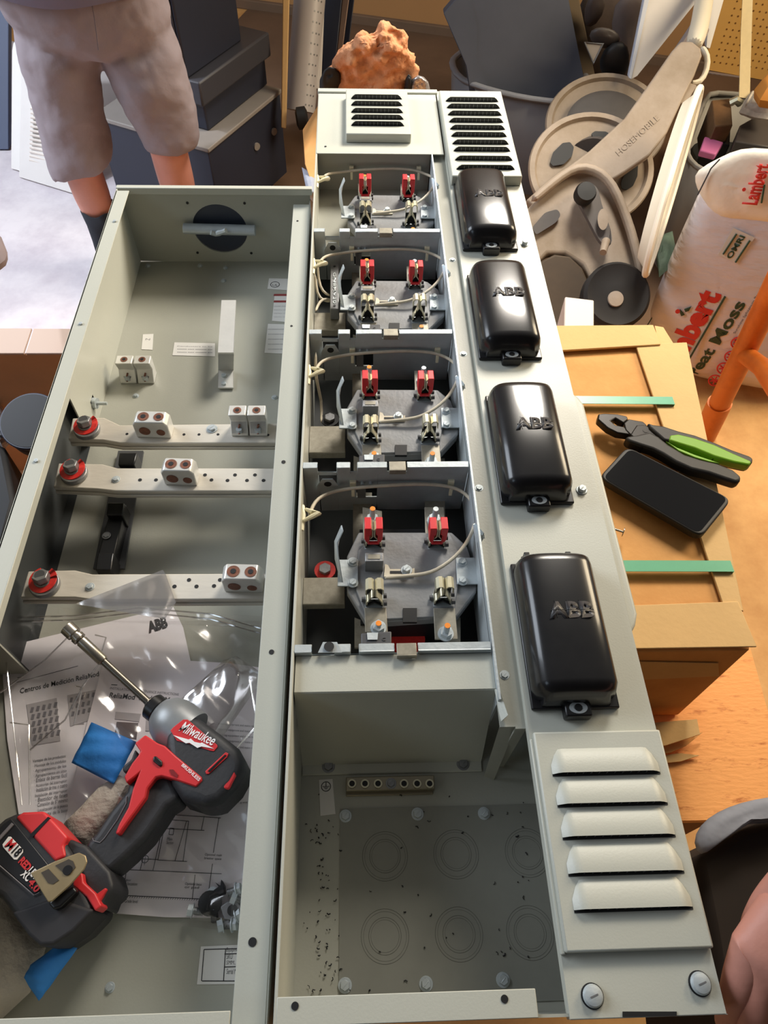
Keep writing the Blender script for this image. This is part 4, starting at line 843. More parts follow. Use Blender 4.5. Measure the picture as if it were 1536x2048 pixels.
# clear bag over the papers
top = [(-140, 1240), (0, 1212), (130, 1205), (300, 1192), (320, 1180), (540, 1250)]
bagp = [(-150, 1250), (0, 1213), (160, 1210), (326, 1142), (370, 1212), (540, 1240), (532, 1500), (510, 1780), (300, 1775), (190, 1765), (40, 1780), (0, 1600), (-60, 1500)]
m = MB()
def bagf(u, v):
    x = -140 + 690*u; y = 1205 + 560*v + (0 if v > 0.05 else (28*(u) + 0)); p = P(x, y, ZF+0.05)
    z = ZF + 0.012 + 0.020*math.sin(math.pi*min(1, max(0, u)))*math.sin(math.pi*v) + 0.004*math.sin(23*u+9*v) * math.sin(19*v+3*u) + 0.003*math.sin(40*u-31*v)
    q_ = P(x, y, z); q_.x = min(max(q_.x, -0.465), LX1-0.006); q_.z = min(q_.z, -0.055) if q_.x < LX0+0.004 else q_.z; return q_
m.grid(bagf, 46, 46); B1 = thing('document_bag', 'large clear zip bag covering the instruction papers in the left enclosure', 'plastic bag', P(200, 1450, ZF))
mk('film', m, film, B1, ang=180)
film3 = film_mat('zip_film', (0.9, 0.89, 0.88, 1), 0.42, 0.6)
m = MB(); z_ = ZF+0.030
for pts in ([(-60, 1245), (0, 1236), (150, 1232), (280, 1216), (420, 1228), (540, 1262)], [(-60, 1252), (0, 1244), (150, 1240), (280, 1224), (420, 1238), (540, 1272)]): m.tube([V(max(P(*q_, z_).x, -0.46), P(*q_, z_).y, z_) for q_ in pts], 0.0012, 6)
mk('zip_track', m, film3, B1)
m = MB(); m.prism(pxs([(150, 1208), (326, 1140), (332, 1150), (352, 1205), (330, 1238)], ZF+0.075)[:5], (0, 0, 0.0004)); mk('film_corner', m, film3, B1)
m = MB()
for pts, r in (([(60, 1500), (130, 1440), (165, 1375), (150, 1372)], .001), ([(165, 1375), (148, 1450), (168, 1448)], .001), ([(150, 1260), (90, 1320), (0, 1385)], .0009), ([(190, 1270), (212, 1275), (196, 1330), (160, 1380)], .0009), ([(60, 1610), (58, 1450), (20, 1445)], .0009), ([(10, 1300), (30, 1480), (44, 1610)], .0008), ([(500, 1360), (515, 1450), (470, 1500)], .001)):
    m.tube([P(*q_, ZF+0.036) for q_ in pts], r, 6)
mk('film_crease', m, film3, B1, sub=1)
# ================================================================== IMPACT DRIVER
zm = -0.070
T = thing('impact_driver', 'red and black cordless impact driver with long socket bit, lying on the papers', 'power tool', P(250, 1600, ZF+0.02))
def dprism(name, pts, z1_, z0_, mat, par=T, bev=0.006, seg=4, pxl=None):
    return mk(name, MB().prism([P(*q_, z1_) for q_ in (pxl or K(pts))], (0, 0, z0_-z1_)), mat, par, bevel=bev, seg=seg)
head = dprism('motor_housing', [(1030, 618), (1090, 640), (1200, 722), (1300, 800), (1338, 870), (1338, 930), (1290, 1015), (1200, 1105), (1110, 1133), (1060, 1108), (985, 1085), (930, 1000), (905, 900), (893, 745), (950, 660)], -0.062, -0.118, drill_b, bev=0.012, seg=5)
axd = (P(*K([(830, 590)])[0], -0.09) - P(*K([(1200, 880)])[0], -0.09)); ac = P(*K([(975, 690)])[0], -0.088); adn = V(axd.x, axd.y, 0).normalized()
m = MB(); m.lathe(ac, adn, [(0.026, -0.016), (0.0265, 0.002), (0.0255, 0.010), (0.022, 0.019), (0.016, 0.026), (0.0128, 0.0275)], 32); nose = mk('nose_cone', m, drill_g, T)
m = MB(); m.lathe(ac + adn*0.0265, adn, [(0.0125, 0), (0.014, 0.002), (0.014, 0.011), (0.012, 0.013), (0.009, 0.0135)], 24); mk('collet', m, black, T)
p0 = ac + adn*0.038; se = P(*K([(365, 150)])[0], -0.060); sd = (se - p0).normalized(); Ls = (se-p0).length
m = MB(); m.cyl(p0 - sd*0.01, p0 + sd*(Ls*0.66), 0.0040, n=12); m.cyl(p0 - sd*0.01, p0 + sd*0.006, 0.0055, n=6); bit = mk('extension_shaft', m, M('dark_steel', '#6e685f', 0.35, 0.8, 0.1, 60), T)
m = MB(); m.lathe(p0 + sd*(Ls*0.56), sd, [(0.005, 0), (0.0062, 0.002), (0.0062, Ls*0.26), (0.005, Ls*0.27)], 20); mk('bit_sleeve', m, steel, T)
m = MB(); m.lathe(p0 + sd*(Ls*0.83), sd, [(0.004, 0), (0.0072, 0.002), (0.0072, Ls*0.05), (0.006, Ls*0.055), (0.006, Ls*0.07), (0.0080, Ls*0.08), (0.0080, Ls*0.168), (0.0055, Ls*0.17), (0.005, Ls*0.155)], 20); mk('socket', m, steel, T)
handle = dprism('handle', [(700, 985), (760, 930), (850, 930), (940, 960), (990, 1085), (915, 1130), (870, 1200), (800, 1300), (700, 1400), (600, 1490), (520, 1480), (470, 1400), (455, 1335), (520, 1270), (600, 1150), (690, 1040)], -0.069, -0.110, drill_b, bev=0.011, seg=5)
mk('grip_outline', MB().tube([KP(*q_, z=-0.0685) for q_ in [(690, 1070), (688, 1110), (640, 1200), (570, 1300), (545, 1325), (510, 1315), (505, 1300)]], 0.0004, 5), ink_l, handle)
body = dprism('red_shell', [(735, 780), (792, 735), (860, 780), (900, 795), (960, 850), (1100, 965), (1105, 985), (1070, 1022), (950, 980), (880, 962), (850, 968), (805, 1025), (795, 1075), (700, 1205), (648, 1280), (628, 1275), (650, 1220), (700, 1130), (725, 1030), (758, 945), (735, 965), (690, 1000), (677, 965), (720, 890), (752, 850), (765, 825)], -0.0605, -0.10, drill_r, bev=0.003, seg=2)
dprism('trigger', [(735, 812), (762, 848), (745, 900), (690, 945), (668, 935), (668, 908), (715, 870)], -0.074, -0.105, drill_b, bev=0.004)
dprism('direction_switch', [(850, 850), (885, 880), (885, 905), (870, 908), (835, 880), (835, 855)], -0.0585, -0.066, black, body, bev=0.0012)
dprism('vent_slot', [(1120, 935), (1232, 830), (1248, 838), (1240, 858), (1140, 950), (1125, 950)], -0.0608, -0.064, drill_r, head, bev=0.0005)
dprism('vent_gap', [(1134, 934), (1228, 844), (1236, 848), (1145, 940)], -0.0602, -0.061, black, head, bev=0)
dprism('lamp_recess', [(925, 925), (945, 925), (972, 955), (968, 970), (935, 950)], -0.0597, -0.061, M('dark_red', '#7c1a1e', 0.4), body, bev=0)
badge = dprism('badge', [(930, 712), (945, 695), (1000, 652), (1025, 652), (1185, 790), (1188, 802), (1168, 826), (1145, 822), (1035, 785), (965, 768)], -0.0612, -0.0625, drill_r, head, bev=0.0004)
def zt(name, s_, a, b, z, mat, par, h_, bold=0.0, shear=0.0): return txt(name, s_, KP(*a, z=z), KP(*b, z=z), mat, par, hgt=h_, bold=bold, th=0, shear=shear)
zt('lettering', 'Milwaukee', (975, 712), (1160, 796), -0.0606, wht, badge, 0.0105, 0.01, 0.3)
m = MB(); m.prism([KP(*q_, z=-0.0608) for q_ in [(945, 738), (1030, 762), (1042, 757), (1062, 775), (1095, 782), (1102, 778), (1168, 812), (1100, 800), (1078, 808), (1035, 780), (1015, 783)]], (0, 0, 0.0003)); mk('lightning_mark', m, wht, badge)
zt('lettering', 'BRUSHLESS', (990, 905), (1085, 990), -0.0600, wht, body, 0.0030, 0.02)
dprism('rear_label', [(1235, 940), (1285, 900), (1290, 960), (1250, 1035), (1212, 1030)], -0.0622, -0.066, drill_r, head, bev=0.002)
foot = dprism('battery_mount', [(350, 1340), (375, 1300), (470, 1340), (600, 1480), (622, 1560), (605, 1600), (575, 1625), (548, 1690), (500, 1640), (440, 1500), (400, 1420)], -0.062, -0.115, drill_b, bev=0.006)
bat = dprism('battery_pack', [(-90, 1340), (-60, 1260), (20, 1190), (75, 1165), (180, 1150), (245, 1160), (400, 1400), (515, 1690), (400, 1812), (290, 1885), (215, 1888), (150, 1830), (60, 1705), (0, 1630), (-90, 1580)], -0.055, -0.122, drill_b, bev=0.006)
dprism('battery_release', [(82, 1185), (125, 1157), (240, 1152), (300, 1215), (370, 1292), (345, 1340), (360, 1400), (300, 1430), (285, 1412)], -0.0535, -0.10, drill_r, bat, bev=0.0025)
dprism('release_groove', [(162, 1282), (262, 1183), (275, 1190), (178, 1295)], -0.0530, -0.056, black, bat, bev=0)
dprism('battery_band', [(60, 1705), (300, 1620), (515, 1690), (400, 1812), (290, 1885), (215, 1888), (150, 1830)], -0.0535, -0.10, M('rubber_black', '#27262a', 0.7, 0, 0.2, 40), bat, bev=0.003)
dprism('label_panel', [(0, 1235), (60, 1190), (300, 1490), (190, 1610), (-60, 1400)], -0.0540, -0.060, M('label_black', '#1b1c20', 0.35), bat, bev=0.001)
lbm = dprism('battery_label', [(12, 1335), (45, 1292), (58, 1292), (124, 1362), (124, 1378), (92, 1418), (76, 1418), (16, 1350)], -0.0533, -0.0545, wht, bat, bev=0.0003)
zt('lettering', 'M', (26, 1342), (54, 1370), -0.0530, drill_r, lbm, 0.0082, 0.03); zt('lettering', '18', (62, 1378), (90, 1406), -0.0530, black, lbm, 0.0082, 0.03)
zt('lettering', 'RED', (100, 1430), (148, 1482), -0.0532, drill_r, bat, 0.0062, 0.05); zt('lettering', 'LITHIUM', (150, 1485), (240, 1580), -0.0532, wht, bat, 0.0062, 0.03); zt('lettering', 'XC', (110, 1500), (148, 1538), -0.0532, wht, bat, 0.0066, 0.03); zt('lettering', '4.0', (150, 1545), (195, 1600), -0.0532, drill_r, bat, 0.006, 0.03)
m = MB(); m.tube([KP(-10, 1310, z=-0.053), KP(70, 1222, z=-0.053)], 0.0016, 6); m.tube([KP(-60, 1400, z=-0.0535), KP(185, 1612, z=-0.0535), KP(215, 1598, z=-0.0535)], 0.0005, 5); mk('label_trim', m, ink_l, bat)
dprism('red_rib', [(425, 1490), (450, 1490), (455, 1540), (520, 1600), (555, 1670), (520, 1700), (470, 1620), (395, 1560), (400, 1530)], -0.0545, -0.075, drill_r, foot, bev=0.0015)
dprism('red_rib', [(505, 1620), (575, 1570), (582, 1580), (535, 1660)], -0.058, -0.075, drill_r, foot, bev=0.001)
# belt clip with two windows
zc = -0.040
m = MB()
outl = K([(165, 1490), (300, 1425), (430, 1378), (468, 1395), (476, 1430), (460, 1470), (380, 1560), (285, 1645), (262, 1650), (240, 1615)])
m.prism([P(*q_, zc) for q_ in outl], (0, 0, -0.0018)); clip = mk('belt_clip', m, clip_m, T, bevel=0.0008)
for w_ in ([(225, 1488), (265, 1468), (322, 1530), (290, 1552), (262, 1545)], [(302, 1450), (375, 1415), (398, 1425), (412, 1460), (380, 1500), (358, 1500)]):
    mk('clip_window', MB().prism([P(*q_, zc+0.0002) for q_ in K(w_)], (0, 0, 0.0003)), M('clip_shadow', '#3c352c', 0.7) if 'clip_shadow' not in MATS else MATS['clip_shadow'], clip)
c = P(*K([(368, 1475)])[0], zc+0.001); mk('clip_screw', MB().cyl(c - V(0, 0, 0.012), c, 0.004, n=16), black, clip)
dprism('clip_mount', [(260, 1655), (330, 1590), (400, 1560), (420, 1590), (330, 1680), (290, 1690)], -0.046, -0.060, black, foot, bev=0.002)
# ================================================================== THINGS ON THE CARDBOARD BOX
PT = BT + 0.006
T = thing('smartphone', 'black smartphone in a dark case on the cardboard box', 'phone', P(1330, 980, PT))
def rr(pts, r, n_=5):
    """round the corners of a polygon given as vectors"""
    out = []; k = len(pts)
    for i in range(k):
        a, b, c = pts[i-1], pts[i], pts[(i+1) % k]; u = (a-b).normalized(); v = (c-b).normalized()
        for j in range(n_+1):
            t_ = j/n_; p = b + u*r*(1-t_)**2 + v*r*t_**2; out.append(p)
    return out
TPx = [(1256, 890), (1466, 995), (1408, 1078), (1192, 962)]
q_ = [P(x, y, PT+0.014) for x, y in [(1255, 892), (1464, 998), (1403, 1074), (1198, 954)]]
mk('case', MB().prism(rr(q_, 0.014), (0, 0, -0.013)), case_m, T, bevel=0.0025, seg=3)
cc = sum(q_, Vector())/4; q2 = [cc + (p-cc)*0.93 + V(0, 0, 0.0003) for p in q_]
q2 = [cc + (p-cc) - ((p-cc).normalized()*0.006) + V(0, 0, 0.0003) for p in q_]
mk('screen', MB().prism(rr(q2, 0.010), (0, 0, -0.001)), glass_m, T)
T = thing('pliers', 'lineman pliers with black and lime green handles across the cardboard box', 'pliers', P(1340, 880, PT))
def C6(pts): return cr(pts, 1080, 640, 3.103)
def pp(name, pts, z1_, z0_, mat, bev=0.002, par=T, seg=3): return mk(name, MB().prism([P(*q_, z1_) for q_ in C6(pts)], (0, 0, z0_-z1_)), mat, par, bevel=bev, seg=seg)
pp('jaw', [(362, 582), (400, 578), (480, 582), (540, 595), (548, 612), (520, 640), (470, 610), (440, 625), (470, 650), (520, 660), (560, 690), (560, 712), (480, 700), (420, 670), (358, 615)], PT+0.016, PT+0.003, blackox)
pp('jaw', [(520, 640), (548, 612), (640, 628), (665, 650), (660, 690), (620, 710), (560, 712), (530, 680)], PT+0.017, PT+0.003, blackox)
pp('pivot_body', [(600, 650), (650, 650), (700, 670), (750, 730), (720, 770), (640, 790), (600, 770), (585, 730), (560, 712)], PT+0.018, PT+0.003, blackox)
c = P(*C6([(655, 685)])[0], PT+0.0185); mk('rivet', MB().cyl(c - V(0, 0, 0.004), c, 0.004), blackox, T)
pp('lower_handle', [(530, 720), (600, 710), (680, 690), (740, 720), (800, 770), (900, 830), (1000, 862), (1100, 885), (1200, 925), (1250, 965), (1250, 995), (1220, 1008), (1150, 985), (1050, 950), (940, 925), (840, 880), (760, 830), (700, 800), (620, 775), (545, 750)], PT+0.020, PT+0.002, case_m, 0.005)
pp('upper_handle', [(670, 632), (700, 645), (770, 655), (860, 685), (960, 710), (1080, 755), (1200, 805), (1300, 840), (1325, 855), (1322, 885), (1295, 900), (1200, 880), (1080, 850), (960, 800), (860, 760), (770, 745), (720, 700), (680, 665)], PT+0.022, PT+0.004, case_m, 0.005)
pp('green_grip', [(808, 712), (860, 706), (960, 730), (1080, 770), (1200, 825), (1300, 868), (1318, 880), (1300, 900), (1200, 880), (1080, 845), (960, 795), (860, 765), (800, 745)], PT+0.0235, PT+0.008, grn, 0.003)
pp('green_grip', [(780, 748), (850, 790), (960, 835), (1060, 868), (1120, 890), (1050, 878), (960, 852), (860, 810)], PT+0.0205, PT+0.010, grn, 0.001)
T = thing('roofing_nail', 'short flat-headed nail lying on the cardboard beside the panel edge', 'nail', P(1245, 1063, PT))
a, b = P(1228, 1058, PT+0.004), P(1246, 1064, PT+0.005); d = (b-a).normalized(); m = MB(); m.cyl(a - d*0.008, b, 0.0016); mk('shank', m, steel, T); m = MB(); m.cyl(b, b + d*0.0012, 0.0062, n=20); mk('head', m, steel, T)
# ================================================================== OPEN BOX AT THE LEFT
zt_ = -0.40
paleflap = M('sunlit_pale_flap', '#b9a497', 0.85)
T = thing('cardboard_box', 'open brown cardboard box at left holding black parts, its pale flap folded out', 'box', (-0.6, -0.2, GF))
yb_ = P(0, 710, zt_).y; yf_ = yb_ - 0.62; xr_ = -0.37; xl_ = -1.25
for nm, bx in (('far_side', (xl_, xr_, yb_, yb_+0.005, GF+0.006, zt_)), ('near_side', (xl_, xr_, yf_, yf_+0.005, GF+0.006, zt_)), ('right_side', (xr_-0.005, xr_, yf_, yb_, GF+0.006, zt_)), ('left_side', (xl_, xl_+0.005, yf_, yb_, GF+0.006, zt_)), ('bottom', (xl_, xr_, yf_, yb_, GF+0.006, GF+0.011))): mk(nm, MB().box(*bx), MATS.get('box_brown') or M('box_brown', '#bd8c62', 0.85, 0, 0.12, 10), T)
yt = P(0, 660, zt_+0.004).y
xs_ = P(62, 680, zt_).x
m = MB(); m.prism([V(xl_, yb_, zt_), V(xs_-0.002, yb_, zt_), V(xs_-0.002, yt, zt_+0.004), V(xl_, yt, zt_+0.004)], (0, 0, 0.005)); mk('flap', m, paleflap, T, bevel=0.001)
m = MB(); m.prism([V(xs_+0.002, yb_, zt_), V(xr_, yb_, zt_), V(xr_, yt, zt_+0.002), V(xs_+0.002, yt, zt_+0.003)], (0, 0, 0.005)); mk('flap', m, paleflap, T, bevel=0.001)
zc_ = -0.52
mk('green_strap', MB().prism([P(-40, 786, zc_-0.1), P(20, 786, zc_-0.1), P(20, 802, zc_-0.1), P(-40, 802, zc_-0.1)], (0, 0, -0.01)), strap_m, T)
bc = P(64, 825, zc_+0.05); o = mk('round_cover', MB().lathe(bc - V(0, 0, 0.06), (0.0, -0.35, 1), [(0.060, 0), (0.062, 0.01), (0.062, 0.055), (0.059, 0.062), (0.0, 0.062)], 48), cap_blk); tag(o, 'large round black cover lying in the open brown box', 'cover')
mk('rim', MB().lathe(bc - V(0, 0, 0.06), (0.0, -0.35, 1), [(0.0615, 0.050), (0.0635, 0.054), (0.0635, 0.058), (0.0615, 0.061)], 48), navy, o)
m = MB(); m.tube([P(-10, 855, zc_), P(5, 870, zc_), P(25, 873, zc_)], 0.007, 8); m.cyl(P(25, 873, zc_), P(50, 871, zc_), 0.0022); tag(mk('cable_plug', m, cap_blk), 'thin black cable plug below the round black cover', 'cable')
m = MB(); m.prism(pxs([(-60, 870), (8, 890), (30, 1000), (5, 1100), (-60, 1120)], zc_+0.02), (0, 0, -0.11)); tag(mk('black_case', m, cap_blk, bevel=0.01), 'black case at far left edge inside the open brown box', 'case')
o = mk('crumpled_plastic', MB().pillow([P(*q_, zc_-0.03) for q_ in [(-30, 800), (5, 812), (22, 850), (25, 880), (8, 900), (-30, 890)]], (0, 0, 1), 0.03, noise=0.004), foil); tag(o, 'crumpled clear plastic at left edge of the open brown box', 'plastic')
# ================================================================== PERSON AT TOP LEFT
YP = 0.99
def q3(x, y, dy=0): return PY(x, y, YP+dy)
T = thing('person', 'person standing at upper left in grey knee-length shorts and black socks', 'person', (-0.58, 1.0, GF+0.006))
kL, kR = q3(165, 340), q3(337, 300)
hipz = 0.10; hipL, hipR = V(-0.74, YP, hipz-0.03), V(-0.52, YP+0.02, hipz-0.03)
hL = q3(120, 60); hR = q3(280, 40)
me = bpy.data.meshes.new('body'); vs, es, rs = [], [], []
def av(p, r, par=None):
    vs.append(tuple(Vector(p))); rs.append(r if isinstance(r, tuple) else (r, r)); i = len(vs)-1
    if par is not None: es.append((par, i))
    return i
pel = av((hL+hR)/2 + V(0, 0, 0.12), (0.08, 0.04))
def legp(hip, knee, foot):
    a = av(hip, 0.055, pel); b = av(knee + V(0, 0, 0.14), 0.062, a); c_ = av(knee, 0.054, b)
    s = (foot - knee); d_ = av(knee + s*0.35, 0.056, c_); e_ = av(knee + s*0.8, 0.036, d_); f_ = av(foot, 0.042, e_)
    g_ = av(foot + V(0.0, -0.05, -0.03), 0.036, f_); av(foot + V(0.0, -0.16, -0.038), 0.030, g_)
ftL = V(kL.x+0.01, YP+0.0, GF+0.085); ftR = V(kR.x+0.005, YP+0.02, GF+0.085)
legp(hL, kL, ftL); legp(hR, kR, ftR)
chest = av(V((hL.x+hR.x)/2, YP, hL.z+0.36), (0.13, 0.08), pel); neck = av(V((hL.x+hR.x)/2, YP, hL.z+0.58), 0.055, chest)
hd = av(V((hL.x+hR.x)/2, YP-0.03, hL.z+0.72), (0.078, 0.095), neck); av(V((hL.x+hR.x)/2, YP-0.03, hL.z+0.82), (0.06, 0.07), hd)
for s_ in (-1, 1):
    a = av(V((hL.x+hR.x)/2 + s_*0.19, YP, hL.z+0.50), 0.055, chest); b = av(V((hL.x+hR.x)/2 + s_*0.25, YP-0.02, hL.z+0.26), 0.042, a); c_ = av(V((hL.x+hR.x)/2 + s_*0.15, YP-0.16, hL.z+0.40), 0.030, b)
    d_ = av(V((hL.x+hR.x)/2 + s_*0.10, YP-0.19, hL.z+0.46), 0.034, c_)
    for k in range(5): av(V((hL.x+hR.x)/2 + s_*(0.08+0.018*(k-2)), YP-0.20, hL.z+0.53-0.008*abs(k-2)), 0.009, d_)
me.from_pydata(vs, es, []); bo = bpy.data.objects.new('body', me); C.objects.link(bo)
me.materials.append(skin)
sk = bo.modifiers.new('skin', 'SKIN'); sk.use_smooth_shade = True; bo.modifiers.new('sub', 'SUBSURF').render_levels = 2; bo.modifiers['sub'].levels = 2
lay = me.skin_vertices[0]
for i, r in enumerate(rs): lay.data[i].radius = r
lay.data[0].use_root = True
bo.parent = T; bo.location = -Vector(T.location)
# shorts: two lofted legs and a seat
def loft(name, secs, mat, par, n_=28, sub=1):
    m = MB(); rings = []
    for (cx_, cz_, rx, ry, tilt, cy_) in secs:
        rings.append([m.b.verts.new(V(cx_ + rx*math.cos(a)*(1+0.03*math.sin(3*a+cz_*9)), cy_ + ry*math.sin(a), cz_ + tilt*math.cos(a) + 0.004*math.sin(5*a))) for a in [2*math.pi*k/n_ for k in range(n_)]])
    for A, B in zip(rings, rings[1:]):
        for k in range(n_): m.b.faces.new([A[k], A[(k+1) % n_], B[(k+1) % n_], B[k]])
    o = mk(name, m, mat, par, sub=sub, ang=180); md = o.modifiers.new('t', 'SOLIDIFY'); md.thickness = 0.004; return o
def lsec(y, xl, xr, tilt=0, dep=0.85, dy=0):
    a, b = q3(xl, y), q3(xr, y); return ((a.x+b.x)/2, (a.z+b.z)/2, (b.x-a.x)/2, (b.x-a.x)/2*dep, tilt, YP+dy)
secL = [lsec(336, 99, 226, 0.016), lsec(310, 94, 227, 0.012), lsec(250, 82, 213), lsec(190, 62, 206), lsec(130, 42, 204), lsec(95, 34, 203), lsec(60, 24, 196, dep=0.72), lsec(50, 60, 170, dep=0.6), lsec(46, 105, 125, dep=0.4)]
secR = [lsec(288, 290, 400, 0.006), lsec(270, 282, 402, 0.006), lsec(210, 247, 391), lsec(140, 212, 372), lsec(100, 205, 360), lsec(62, 205, 348, dep=0.72), lsec(50, 235, 325, dep=0.6), lsec(46, 270, 290, dep=0.4)]
tl = secL[-1]; tr = secR[-1]
SM = MB()
def solid(secs, n_=32):
    rings = []
    for (cx_, cz_, rx, ry, tilt, cy_) in secs: rings.append([SM.b.verts.new(V(cx_ + rx*math.cos(q), cy_ + ry*math.sin(q), cz_ + tilt*math.cos(q))) for q in [2*math.pi*k/n_ for k in range(n_)]])
    for A, B in zip(rings, rings[1:]):
        for k in range(n_): SM.b.faces.new([A[k], A[(k+1) % n_], B[(k+1) % n_], B[k]])
    SM.b.faces.new(rings[0][::-1]); SM.b.faces.new(rings[-1])
solid(secL); solid(secR)
w0 = q3(2, 40); w1 = q3(342, 40); cxm, rxm = (w0.x+w1.x)/2, (w1.x-w0.x)/2
zc0 = PY(196, 125, YP-0.08).z; e0, e1 = q3(40, 105), q3(360, 105); f0, f1 = q3(26, 72), q3(350, 72)
solid([((e0.x+e1.x)/2, zc0, (e1.x-e0.x)/2*0.45, 0.07, 0, YP), ((e0.x+e1.x)/2, zc0+0.03, (e1.x-e0.x)/2*0.93, 0.10, 0, YP), ((f0.x+f1.x)/2, zc0+0.08, (f1.x-f0.x)/2, 0.115, 0, YP), (cxm, zc0+0.16, rxm, 0.125, 0, YP), (cxm, zc0+0.30, rxm*0.95, 0.125, 0, YP), (cxm, zc0+0.40, rxm*0.9, 0.12, 0, YP)])
sh = mk('shorts', SM, short_m, T, weld=False, ang=180)
r_ = sh.modifiers.new('r', 'REMESH'); r_.mode = 'VOXEL'; r_.voxel_size = 0.007; r_.use_smooth_shade = True
s_m = sh.modifiers.new('s', 'SMOOTH'); s_m.factor = 0.6; s_m.iterations = 10
tw = bpy.data.textures.new('folds', 'CLOUDS'); tw.noise_scale = 0.09; dm = sh.modifiers.new('folds', 'DISPLACE'); dm.texture = tw; dm.strength = 0.022; dm.mid_level = 0.45; dm.texture_coords = 'GLOBAL'
m = MB(); m.tube([PY(x, y, YP-0.135) for x, y in ((182, 0), (188, 30), (192, 60), (197, 100))], 0.0016, 5); mk('fly_seam', m, M('seam_shadow', '#6c6268', 0.9), T)
sz = PY(100, 8, YP-0.16).z
loft('shirt', [(cxm-0.01, sz-0.01, rxm*1.02, 0.155, 0.0, YP), (cxm, sz+0.12, rxm*0.98, 0.15, 0, YP), (cxm, sz+0.30, rxm*0.98, 0.14, 0, YP), (cxm, sz+0.42, rxm*0.7, 0.12, 0, YP), (cxm, sz+0.47, rxm*0.3, 0.08, 0, YP)], shirt_m, T)
for ft in (ftL, ftR):
    loft('sock', [(ft.x, ft.z-0.03, 0.052, 0.056, 0, ft.y), (ft.x, ft.z+0.03, 0.050, 0.052, 0, ft.y), (ft.x, ft.z+0.08, 0.050, 0.052, 0, ft.y), (ft.x, ft.z+0.125, 0.054, 0.056, 0, ft.y)], sock_m, T, sub=0)
    m = MB(); m.pillow([ft + V(x_, y_, -0.075) for x_, y_ in ((-0.04, 0.07), (0.04, 0.07), (0.05, -0.05), (0.055, -0.15), (0.03, -0.22), (-0.03, -0.22), (-0.055, -0.15), (-0.05, -0.05))], (0, 0, 1), 0.075, back=0.05); mk('shoe', m, cap_blk, T)
# grey cloth at the far left edge
o = mk('grey_cloth', MB().pillow([P(x, y, -0.2) for x, y in ((-80, 440), (-20, 455), (3, 475), (15, 505), (10, 520), (-5, 532), (-80, 560))], (0, 0, 1), 0.03, back=0.9), short_m); tag(o, 'rounded corner of grey cloth at the left edge of the photo', 'cloth')
# ================================================================== BACKGROUND LEFT: dark cabinets
def boxq(name, top, ztop, zbot, mat, par=None, bev=0.008, z=None):
    return mk(name, MB().prism([P(x, y, ztop) for x, y in top], (0, 0, zbot-ztop)), mat, par, bevel=bev)
zk = -0.52
A_, B_, C_ = P(190, 236, zk), P(417, 303, zk), P(560, 185, zk)
T = thing('low_cabinet', 'black low cabinet with taupe top behind the person', 'cabinet', (B_.x, B_.y+0.1, GF)); D__ = A_ + (C_-B_)
mk('body', MB().prism([A_, B_, C_, D__], (0, 0, GF-zk)), blackcab, T, bevel=0.004)
mk('top', MB().prism([A_+V(-.005, -.004, .012), B_+V(0.002, -.008, .012), C_+V(.006, 0, .012), D__+V(0, .004, .012)], (0, 0, -0.014)), greytop, T, bevel=0.003)
u_ = (C_-B_).normalized(); v_ = (A_-B_).normalized()
for s in (0.25, 0.36): mk('round_lock', MB().cyl(B_ + u_*s + V(0, 0, -0.10) + V(0.0, -0.002, 0), B_ + u_*s + V(0.004, -0.006, -0.10), 0.012), greytop, T)
Tp = thing('printer', 'black office printer with open side tray on the low cabinet', 'printer', (B_.x, B_.y+0.15, zk+0.012))
b0 = B_ + u_*0.05 + v_*0.03; Lx, Ly = (C_-B_).length*0.92, (A_-B_).length*0.75
def bb(name, o_, du, dv, z0_, z1_, mat, par, bev=0.006): return mk(name, MB().prism([o_ + V(0, 0, z1_-o_.z), o_ + u_*du + V(0, 0, z1_-o_.z), o_ + u_*du + v_*dv + V(0, 0, z1_-o_.z), o_ + v_*dv + V(0, 0, z1_-o_.z)], (0, 0, z0_-z1_)), mat, par, bevel=bev)
bb('base', b0 + u_*0.03 + v_*0.02, Lx*0.9, Ly*0.9, zk+0.012, zk+0.10, blackcab, Tp)
bb('paper_drawer', b0, Lx, Ly, zk+0.10, zk+0.17, M('charcoal', '#3b3b42', 0.5), Tp)
bb('upper_body', b0 + u_*0.0 + v_*0.04, Lx*0.75, Ly*0.95, zk+0.17, zk+0.62, blackcab, Tp)
pc = b0 + v_*0.04
bb('front_column', pc - u_*0.006 + v_*0.01, 0.02, 0.085, zk+0.17, zk+0.62, M('charcoal_blue', '#3a3e50', 0.5), Tp, 0.004)
so_ = PY(397, 112, (pc + v_*0.05).y - 0.012); m = MB(); m.obox(pc + v_*0.055 - u_*0.0075 + V(0, 0, zk+0.30-pc.z), v_*0.014, u_*0.0006, V(0, 0, 0.016)); mk('energy_sticker', m, M('sticker_blue', '#b9c4dc', 0.5), Tp)
